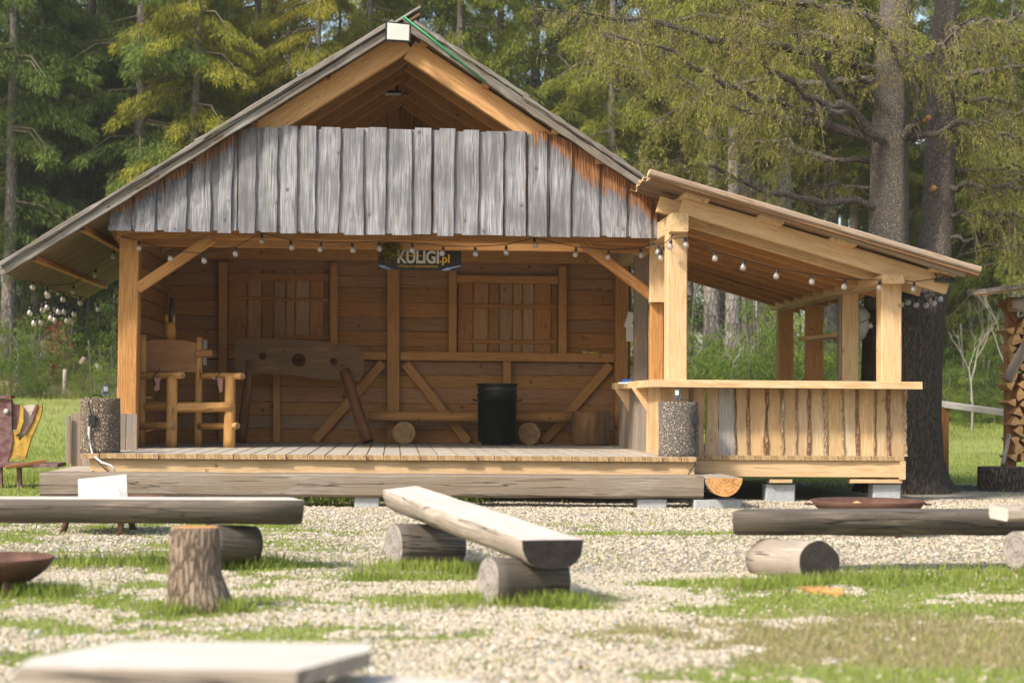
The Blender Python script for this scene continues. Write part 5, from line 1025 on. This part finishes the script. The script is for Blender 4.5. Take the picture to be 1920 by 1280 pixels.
def KIDSOF(o): return [q for q in bpy.data.objects if q.parent == o]
FG = 'spruces of the forest behind the stage'
LD = 'dark green spruce standing in the forest edge left of the stage'; LY = 'yellow green spruce in the forest above the left roof slope'; LR = 'tall bare trunked spruce in the forest right of the stage'; LM = 'dark spruce deeper in the forest behind the front row'
spA = spruce('spruce_tree', LD, 'tree', 25, .22, 3.2, 3.1, 150, 44000, .22, .019, 101, droop=.5, group=FG)
spB = spruce('spruce_tree', LR, 'tree', 26, .25, 8.5, 2.7, 120, 32000, .22, .019, 102, droop=.45, group=FG, bare=26)
spC = spruce('spruce_tree', LY, 'tree', 24, .19, 4.4, 2.6, 150, 46000, .20, .017, 103, droop=.6, group=FG)
spD = spruce('spruce_tree', LD, 'tree', 22, .26, 1.2, 3.4, 150, 48000, .22, .020, 104, droop=.65, group=FG)
index_kids(None)
YEL_LIT = (1.45, 1.28, .72); GRN = (1.05, 1.08, .78); DRK = (.66, .80, .70); MID = (1.1, 1.08, .72)  # crown tints; the yellow one is raised to stand in for sunlight
rnd.seed(5)
F = [(spA, 12, 56, DRK, LD), (spA, 255, 57, (.75, .9, .8), LD), (spD, 160, 60, DRK, LD), (spC, 355, 56, YEL_LIT, LY), (spC, 470, 59, YEL_LIT, LY), (spC, 585, 57, (1.5, 1.25, .7), LY), (spA, 540, 62, YEL_LIT, LY), (spC, 690, 60, (1.25, 1.2, .75), LY),
     (spA, 860, 60, GRN, LM), (spD, 1000, 62, GRN, LM), (spB, 1145, 58, MID, LR), (spA, 1080, 66, GRN, LM), (spD, -110, 58, DRK, LD), (spA, -260, 60, DRK, LD), (spA, 770, 63, MID, LM), (spD, 930, 66, GRN, LM),
     (spB, 1335, 54, MID, LR), (spB, 1400, 57, MID, LR), (spB, 1470, 52, MID, LR), (spB, 1560, 60, MID, LR), (spB, 1640, 56, MID, LR), (spA, 1830, 58, MID, LM), (spD, 1900, 56, GRN, LM), (spA, 1990, 60, GRN, LM), (spD, 1760, 62, GRN, LM), (spB, 1240, 60, MID, LR), (spD, 2150, 60, GRN, LM),
     (spB, 1375, 50, MID, LR), (spB, 1520, 66, MID, LR), (spB, 1600, 64, MID, LR), (spB, 1430, 68, MID, LR), (spC, 65, 58, DRK, LD), (spA, 400, 64, YEL_LIT, LY), (spD, 100, 66, DRK, LD), (spD, 300, 66, (.8, .9, .8), LD)]
seen = set()
for src, px, Y, col, lab in F:
    place(src, px, Y, rnd.uniform(0, 6.28), rnd.uniform(.9, 1.12), lab, None, FG, col, first=src.name not in seen); seen.add(src.name)
for Y, n in ((72, 16), (82, 15), (95, 14), (112, 12)):
    for k in range(n):
        px = -260 + (2500) * (k + rnd.uniform(.1, .9)) / n; right = 1200 < px < 1700
        src = spB if right and rnd.random() < .75 else rnd.choice((spA, spD, spC, spA)); col = YEL_LIT if 270 < px < 700 and Y < 90 else (DRK if px < 260 else rnd.choice((GRN, MID, (.8, .9, .75))))
        place(src, px, Y + rnd.uniform(-3, 3), rnd.uniform(0, 6.28), rnd.uniform(.85, 1.15) * (1.0 + .15 * (Y > 90)), LR.replace('right of the stage', 'deeper right of the stage') if right else LM, None, FG, col)
# undergrowth firs
UG = 'young firs at the forest edge'
fA = spruce('young_fir', 'young green fir in the undergrowth behind the bar', 'young fir', 3.0, .035, .15, 1.15, 60, 3200, .13, .012, 201, droop=-.25, group=UG, bare=0, barkm='bark_tree')
fB = spruce('young_fir', 'young green fir in the undergrowth left of the stage', 'young fir', 2.0, .028, .10, .95, 46, 2600, .11, .011, 202, droop=-.15, group=UG, bare=0, barkm='bark_tree')
index_kids(None); seen = set()
LB = 'young green fir in the undergrowth behind the bar'; LL = 'young green fir in the undergrowth left of the stage'; LQ = 'young green fir at the forest edge behind the handrail'
U = [(fB, 175, 51, .85, LL), (fB, 130, 52, .6, LL), (fA, 62, 52, .75, LL), (fB, 20, 50, 1.1, LL), (fB, 215, 53, .7, LL), (fA, -30, 51, 1.0, LL), (fB, 95, 54, .8, LL), (fA, 5, 56, 1.2, LL), (fB, 40, 49.5, .5, LL), (fB, 85, 50, .5, LL), (fB, 150, 50, .42, LL), (fB, 200, 50, .5, LL), (fB, 120, 56, .9, LL)]
for k in range(34): U.append((rnd.choice((fA, fB)), rnd.uniform(1270, 1660), rnd.uniform(40, 54), rnd.uniform(.8, 1.45), LB))
for k in range(16): U.append((rnd.choice((fA, fB)), rnd.uniform(1720, 2000), rnd.uniform(47, 56), rnd.uniform(.6, 1.3), LQ))
for k in range(8): U.append((rnd.choice((fA, fB)), rnd.uniform(-80, 215), rnd.uniform(54, 60), rnd.uniform(.9, 1.5), LL))
for src, px, Y, sc, lab in U: place(src, px, Y, rnd.uniform(0, 6.28), sc, lab, None, UG, (.85, 1.0, .7) if rnd.random() < .5 else (.55, .75, .55), first=src.name not in seen); seen.add(src.name)
# bare saplings
def sapling(px, Y, H, seed, lab, mat='twigpale', ang=.55, grp='bare saplings'):
    rnd.seed(seed); X = QX(px, Y); z0 = float(gz(X, Y)); t = thing('bare_sapling', (X, Y, z0), lab, 'sapling', grp); tr = MB(); br = MB()
    def grow(p, d, l, r, dep):
        e = p + d * l; mid = p + d * l * .5 + V((rnd.uniform(-1, 1), rnd.uniform(-1, 1), 0)) * l * .04; (tr if dep == 0 else br).tube([p, mid, e], [r, r * .85, r * .65], 5 if dep < 2 else 3, caps=(False, False))
        if dep < 4:
            for k in range(3 if dep == 0 else rnd.choice((2, 2, 3))):
                dd = (d + V((rnd.uniform(-1, 1), rnd.uniform(-1, 1), rnd.uniform(-.05, .5))) * ang).normalized(); grow(e if k < 2 else p.lerp(e, .6), dd, l * rnd.uniform(.5, .8), r * .62, dep + 1)
    grow(V((X, Y, z0)), V((rnd.uniform(-.05, .05), 0, 1)).normalized(), H * .34, H * .007, 0); tr.build('trunk', M[mat], t); br.build('branches', M[mat], t)
sapling(1822, 44, 3.9, 301, 'pale bare sapling with spreading crown behind the handrail'); sapling(1885, 45, 4.6, 302, 'pale bare sapling close to the woodshed post'); sapling(70, 52, 2.4, 303, 'forked bare sapling left of the stage', grp=None); sapling(32, 51, 2.2, 304, 'thin bare sapling at the far left forest edge', grp=None)
sapling(1368, 42, 3.0, 305, 'dry bare sapling among young firs behind the bar', ang=.7); sapling(112, 53, 2.0, 306, 'rusty leaved sapling left of the stage', 'twig', .3, None)
X = QX(100, 52.9); z0 = float(gz(X, 53)); n = 500; c = np.stack([X + rng.normal(0, .22, n), 52.9 + rng.normal(0, .2, n), z0 + rng.uniform(.3, 2.1, n)], -1); d = rng.normal(0, 1, (n, 3)); d /= np.linalg.norm(d, axis=1)[:, None]; w = np.cross(d, rng.normal(0, 1, (n, 3))); w /= np.linalg.norm(w, axis=1)[:, None]
tag(leafmesh('dry_shrub', c, d * .09, w * .025, rng.random(n), M['rustleaf'], loc=(X, 52.9, z0)), 'rust brown leafy shrub at the forest edge left of the stage', 'shrub')
for (px, py0, py1, w_, Y, lab, tl) in ((122, 692, 714, .075, 51, 'grey broken stump in the forest edge undergrowth', .0), (152, 670, 680, .10, 55, 'pale tilted log piece on the bank left of the stage', .5), (188, 682, 696, .07, 54, 'thin pale broken log close to the stage post', -.6)):
    a = P0(px, py1, Y); b = P0(px + 14 * tl, py0, Y); mb = MB(); mb.log(a - V((0, 0, .5 if tl == 0 else .05)), b, w_, w_ * .8, seg=12, n=3, ns=.08); single(mb, 'broken_stump', [M['benchlt'], M['greylog_end']], lab, 'stump')
x = rng.uniform(-16, 20, 60000); y = rng.uniform(50, 62, 60000); k = rng.random(60000) < sst(.35, .6, fbm(x * .6, y * .6, 3)) * np.where(x < -2, 1, .06); x, y = x[k], y[k]; n = len(x); a = rng.uniform(0, 6.28, n); d = np.stack([np.cos(a) * .5, np.sin(a) * .5, np.ones(n)], -1) * (rng.uniform(.08, .4, n))[:, None]
w = np.stack([np.sin(a), -np.cos(a), 0 * a], -1) * .008; tag(leafmesh('undergrowth', np.stack([x, y, gz(x, y)], -1), d, w, rng.random(n), M['grassdry']), 'dry grass and scrub along the forest edge', 'undergrowth', None, 'stuff')
# ------------------------------------------------------------------ OLD DOUBLE TREE
rnd.seed(77); YT = 23.0
ot = thing('old_spruce', V((QX(1692, YT), YT, 0)), 'huge old spruce forking into two trunks with drooping boughs over the bar', 'tree')
def tp(px, py, dy=0.0): return P0(px, py, YT + dy)
mb = MB()
def trunkring(cx, py, wpx, dy, seg=30, fl=0.0):
    c = tp(cx, py, dy); r = wpx / 2 * YT / FPX; return [(c, r, fl)]
def trunk(mb, st_, seg=34):
    rings = []; us = []; L = 0; pr = None; ph = [rnd.random() * 6 for _ in range(3)]
    for cx, py, wpx, dy, fl in st_:
        c = tp(cx, py, dy); r = wpx / 2 * YT / FPX; L += (c - pr).length if pr else 0; pr = c; us.append(L)
        rings.append([c + V((math.cos(2 * math.pi * k / seg), math.sin(2 * math.pi * k / seg), 0)) * r * (1 + .035 * math.sin(3 * 6.283 * k / seg + ph[0] + L) + .03 * math.sin(7 * 6.283 * k / seg + ph[1]) + fl * (.25 + .4 * math.sin(5 * 6.283 * k / seg + ph[2]))) for k in range(seg)])
    mb.rings([r for r in rings], us, 0, 0, True)
trunk(mb, [(1706, 952, 205, 0, .45), (1702, 930, 188, 0, .30), (1697, 900, 165, 0, .14), (1693, 860, 152, 0, .05), (1690, 780, 150, 0, .02), (1692, 680, 148, 0, 0), (1694, 600, 152, 0, 0), (1698, 540, 150, .05, 0), (1702, 500, 138, .1, 0), (1704, 470, 100, .15, 0)])
mb.build('trunk', [M['bark_dark']], ot)
mb = MB(); trunk(mb, [(1668, 580, 92, -.12, 0), (1664, 500, 84, -.05, 0), (1665, 440, 76, 0, 0), (1667, 360, 73, 0, 0), (1668, 260, 70, 0, 0), (1672, 150, 66, 0, 0), (1678, 40, 60, 0, 0), (1684, -120, 52, 0, 0), (1690, -500, 30, 0, 0), (1694, -800, 8, 0, 0)]); mb.build('trunk', [M['bark_tree']], ot)
mb = MB(); trunk(mb, [(1735, 580, 80, .25, 0), (1748, 500, 68, .4, 0), (1757, 430, 62, .5, 0), (1762, 330, 60, .6, 0), (1766, 200, 58, .7, 0), (1772, 80, 54, .7, 0), (1780, -60, 46, .7, 0), (1792, -500, 26, .7, 0), (1800, -750, 8, .7, 0)]); mb.build('trunk', [M['bark_tree']], ot)
BR = [  # pixel polyline with depth offset, radius at base, foliage start, droop weight
    ([(1650, 258, -.25), (1610, 222, -.5), (1590, 200, -.6), (1560, 205, -.8), (1500, 175, -1.0), (1440, 125, -1.2), (1405, 60, -1.3), (1385, -20, -1.4)], .085, .35, 1.0),
    ([(1590, 198, -.6), (1545, 150, -.8), (1510, 90, -.9), (1480, 20, -1.0), (1465, -60, -1)], .06, .25, .8),
    ([(1590, 202, -.6), (1520, 214, -.9), (1440, 190, -1.2), (1370, 160, -1.5), (1300, 120, -1.7), (1220, 85, -1.9), (1130, 60, -2.0)], .065, .25, 1.2),
    ([(1640, 262, 0), (1560, 240, .1), (1480, 222, .2), (1400, 210, .2), (1330, 178, .3), (1240, 140, .4), (1150, 118, .5)], .075, .2, 1.3),
    ([(1636, 388, -.1), (1560, 376, -.3), (1500, 368, -.5), (1440, 358, -.7), (1385, 338, -.9), (1320, 312, -1.0), (1250, 300, -1.2), (1205, 302, -1.2)], .055, .40, 1.1),
    ([(1640, 130, 0), (1560, 110, -.3), (1450, 92, -.6), (1340, 70, -.8), (1220, 40, -1.0), (1110, 25, -1.1), (1030, 20, -1.2)], .07, .15, 1.4),
    ([(1645, 40, 0), (1560, 22, -.4), (1460, 2, -.7), (1340, -20, -.9), (1200, -30, -1)], .07, .1, 1.3),
    ([(1640, 150, .3), (1540, 160, .8), (1430, 150, 1.2), (1320, 175, 1.6), (1250, 215, 1.8), (1210, 250, 1.9)], .06, .2, 1.2),
    ([(1640, 80, .3), (1520, 60, 1.0), (1400, 40, 1.4), (1300, 30, 1.8), (1180, 60, 2.0), (1100, 100, 2.0)], .06, .15, 1.2),
    ([(1650, 300, .2), (1560, 300, .8), (1470, 270, 1.3), (1380, 262, 1.7), (1300, 250, 2.0)], .045, .2, 1.3),
    ([(1695, 255, -.3), (1720, 238, -.5), (1728, 190, -.6), (1708, 90, -.7), (1700, 10, -.7)], .05, .5, .6),
    ([(1700, 258, -.2), (1760, 245, -.5), (1830, 228, -.8), (1900, 214, -1.0), (1990, 200, -1.1)], .05, .2, 1.2),
    ([(1775, 150, .4), (1840, 132, 0), (1920, 122, -.3), (2020, 120, -.5)], .05, .1, 1.4), ([(1780, 60, .4), (1860, 40, -.2), (1950, 30, -.5)], .05, .1, 1.4),
    ([(1785, 95, .5), (1850, 90, .2), (1930, 82, 0), (2020, 80, 0)], .05, .1, 1.3),
    ([(1780, 350, .4), (1850, 352, 0), (1930, 350, -.3), (2000, 345, -.4)], .045, .15, 1.5), ([(1780, 320, .5), (1860, 318, .9), (1950, 320, 1.2)], .04, .1, 1.3), ([(1775, 400, .4), (1840, 400, .1), (1910, 408, -.2), (1990, 410, -.3)], .035, .15, 1.6),
    ([(1770, 445, .4), (1830, 452, .1), (1900, 466, -.1), (1980, 478, -.2)], .03, .15, 1.3), ([(1783, 240, .5), (1850, 250, .3), (1930, 262, .1)], .04, .1, 1.4), ([(1790, 180, .5), (1870, 190, .7), (1960, 195, .8)], .04, .1, 1.4),
    ([(1700, 130, -.2), (1740, 110, -1.0), (1790, 60, -1.6), (1830, 30, -1.9)], .05, .2, 1.1), ([(1660, 60, -.3), (1640, 40, -1.2), (1610, 20, -2.0), (1570, 10, -2.6)], .05, .2, 1.1),
    ([(1635, 355, .1), (1590, 345, .3), (1530, 350, .5), (1470, 380, .7)], .02, .1, .5), ([(1640, 200, 0), (1600, 130, -.3), (1570, 60, -.5), (1560, -10, -.6)], .04, .15, 1.0)]
LC, LDv, LWv, LA = [], [], [], []; tb = MB()
lt = np.random.default_rng(9)
for bi, (pl_, r0, fs, dw) in enumerate(BR):
    P = [tp(a, b, c) for a, b, c in pl_]; n = len(P); mb = MB(); fine = []
    Pn = [tuple(p) for p in P]; tt = np.linspace(0, 1, 16); pos, _ = poly_at(Pn, tt); pos = pos + np.concatenate([[[0, 0, 0]], lt.normal(0, .03, (14, 3)), [[0, 0, 0]]])
    mb.tube([V(tuple(p)) for p in pos], [r0 * .85 * (1 - t_) ** .8 + .006 for t_ in tt], 8, caps=(False, False)); mb.build('bough', [M['bark_tree']], ot)
    Lb = sum((P[i + 1] - P[i]).length for i in range(n - 1)); nt = int(Lb * 21 * min(1.5, dw + .1))
    ts = fs + (1 - fs) * lt.random(nt) ** .85; pos, tan = poly_at(Pn, ts)
    for k in range(nt):
        t_ = ts[k]; p = pos[k]; side = np.cross(tan[k], [0, 0, 1]); side /= np.linalg.norm(side) + 1e-6; sgn = lt.choice([-1, 1]); l = lt.uniform(.22, .75) * (1.15 - .55 * t_) * (1 if lt.random() > .15 else 1.5)
        hang = lt.random() < .5
        d0 = tan[k] * lt.uniform(.1, .8) + side * sgn * lt.uniform(.1, 1.0) + np.array([0, 0, lt.uniform(-1.1, -.35) if hang else lt.uniform(-.45, .25)]); d0 /= np.linalg.norm(d0)
        m1 = p + d0 * l * .5; e = p + d0 * l * .95 + np.array([0, 0, -.22 * l * lt.random() * (2 if hang else 1)])
        if lt.random() < .8: tb.tube([V(tuple(p)), V(tuple(m1)), V(tuple(e))], [.006, .004, .002], 3, caps=(False, False))
        if lt.random() < .16: continue    # bare twig
        ns_ = max(4, int(l / .045)); us_ = lt.random(ns_) ** .8; root = np.where((us_ < .5)[:, None], p + (m1 - p) * (us_ * 2)[:, None], m1 + (e - m1) * (us_ * 2 - 1)[:, None])
        sd = d0 * lt.uniform(.1, .9, (ns_, 1)) + lt.normal(0, .45, (ns_, 3)); sd[:, 2] -= lt.uniform(.25, 1.0, ns_) * (1.5 if hang else 1); sd /= np.linalg.norm(sd, axis=1)[:, None]; sl = lt.uniform(.06, .22, ns_) * (1.3 if hang else 1)
        nl = 9; idx = np.repeat(np.arange(ns_), nl); u = lt.random(ns_ * nl); c = root[idx] + sd[idx] * (sl[idx] * u)[:, None] + lt.normal(0, .006, (ns_ * nl, 3)); c[:, 2] -= .25 * sl[idx] * u ** 2
        d = sd[idx] + lt.normal(0, .38, (ns_ * nl, 3)); d[:, 2] -= .25; d /= np.linalg.norm(d, axis=1)[:, None]; d *= lt.uniform(.03, .065, ns_ * nl)[:, None]
        w = np.cross(d, lt.normal(0, 1, (ns_ * nl, 3))); w /= np.linalg.norm(w, axis=1)[:, None] + 1e-9; w *= lt.uniform(.0032, .0065, ns_ * nl)[:, None]
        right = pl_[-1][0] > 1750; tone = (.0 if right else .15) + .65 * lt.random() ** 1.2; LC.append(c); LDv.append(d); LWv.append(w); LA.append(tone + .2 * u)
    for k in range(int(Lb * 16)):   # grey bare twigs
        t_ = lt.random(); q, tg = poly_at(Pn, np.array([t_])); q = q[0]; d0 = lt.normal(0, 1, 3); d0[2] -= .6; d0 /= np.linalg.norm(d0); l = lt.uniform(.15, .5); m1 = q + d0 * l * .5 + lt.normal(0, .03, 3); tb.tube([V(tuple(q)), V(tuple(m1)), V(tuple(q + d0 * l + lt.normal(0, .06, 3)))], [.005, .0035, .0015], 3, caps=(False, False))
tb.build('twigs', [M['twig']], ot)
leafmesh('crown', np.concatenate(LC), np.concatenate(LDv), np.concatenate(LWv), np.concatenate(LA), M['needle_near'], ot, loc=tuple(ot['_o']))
for a in ((1742, 220, .40), (1752, 352, .32)):
    p = tp(*a); mb = MB(); mb.tube([p + V((0, .16, -.02)), p + V((-.01, -.02, 0))], .036, 12); o = mb.build('sawn_stub', [M['orange_end']], ot)
print('TRIS near crown', sum(len(q) for q in LC))
# air
hz = MB(); hv = [V((x_, y_, z_)) for z_ in (-2.5, 46) for x_, y_ in ((-320, -100), (320, -100), (320, 420), (-320, 420))]; hz.v = [tuple(p) for p in hv]; hz.at = [0] * 8
for q in ([0, 3, 2, 1], [4, 5, 6, 7], [0, 1, 5, 4], [1, 2, 6, 5], [2, 3, 7, 6], [3, 0, 4, 7]): hz.face(q, [(0, 0)] * 4)
t = NT('haze'); pv = t.node('ShaderNodeVolumePrincipled'); pv.inputs['Color'].default_value = (.97, .95, .88, 1); pv.inputs['Density'].default_value = .00045; pv.inputs['Anisotropy'].default_value = .2; t.l(pv.outputs[0], t.out.inputs['Volume'])
tag(hz.build('haze', t.m, loc=(0, 160, -2.5)), 'thin pale haze in the forest air', 'haze', None, 'stuff')
# every label its own: sorted left to right within its stretch of forest
ORD = ['leftmost', 'second', 'third', 'fourth', 'fifth', 'sixth', 'seventh', 'eighth', 'ninth', 'tenth', 'eleventh', 'twelfth', '13th', '14th', '15th', '16th', '17th', '18th', '19th', '20th', '21st', '22nd', '23rd', '24th', '25th', '26th', '27th', '28th', '29th', '30th', '31st', '32nd', '33rd', '34th', '35th', '36th', '37th', '38th', '39th', '40th']
def pxof(o): return 740 + o.location.x / o.location.y * FPX
for lab, fmt in ((LD, '%s dark spruce %sat the forest edge beside the left roof slope'), (LY, '%s yellow green spruce %sabove the left roof slope'), (LR, '%s tall bare trunked spruce %sright of the stage gable'), (LL, '%s young green fir %sleft of the stage post'), (LB, '%s young green fir %sseen through the bar opening'), (LQ, '%s young green fir %sbehind the pale handrail')):
    q = sorted([o for o in bpy.data.objects if o.get('label') == lab], key=pxof)
    for i, o in enumerate(q): o['label'] = fmt % (ORD[i] if i else 'leftmost', 'from the left ' if i else '')
for o in bpy.data.objects:
    if o.get('label') == LM: p_ = pxof(o); o['label'] = 'dark spruce deep in the forest ' + ('left of the stage roof' if p_ < 330 else 'above the left roof slope' if p_ < 740 else 'above the right roof slope' if p_ < 1200 else 'behind the bar roof' if p_ < 1640 else 'behind the old spruce and woodshed')
# drop helper properties
for o in bpy.data.objects:
    if '_o' in o: del o['_o']
    if o.parent is not None:
        for k_ in ('category', 'group'):
            if k_ in o: del o[k_]
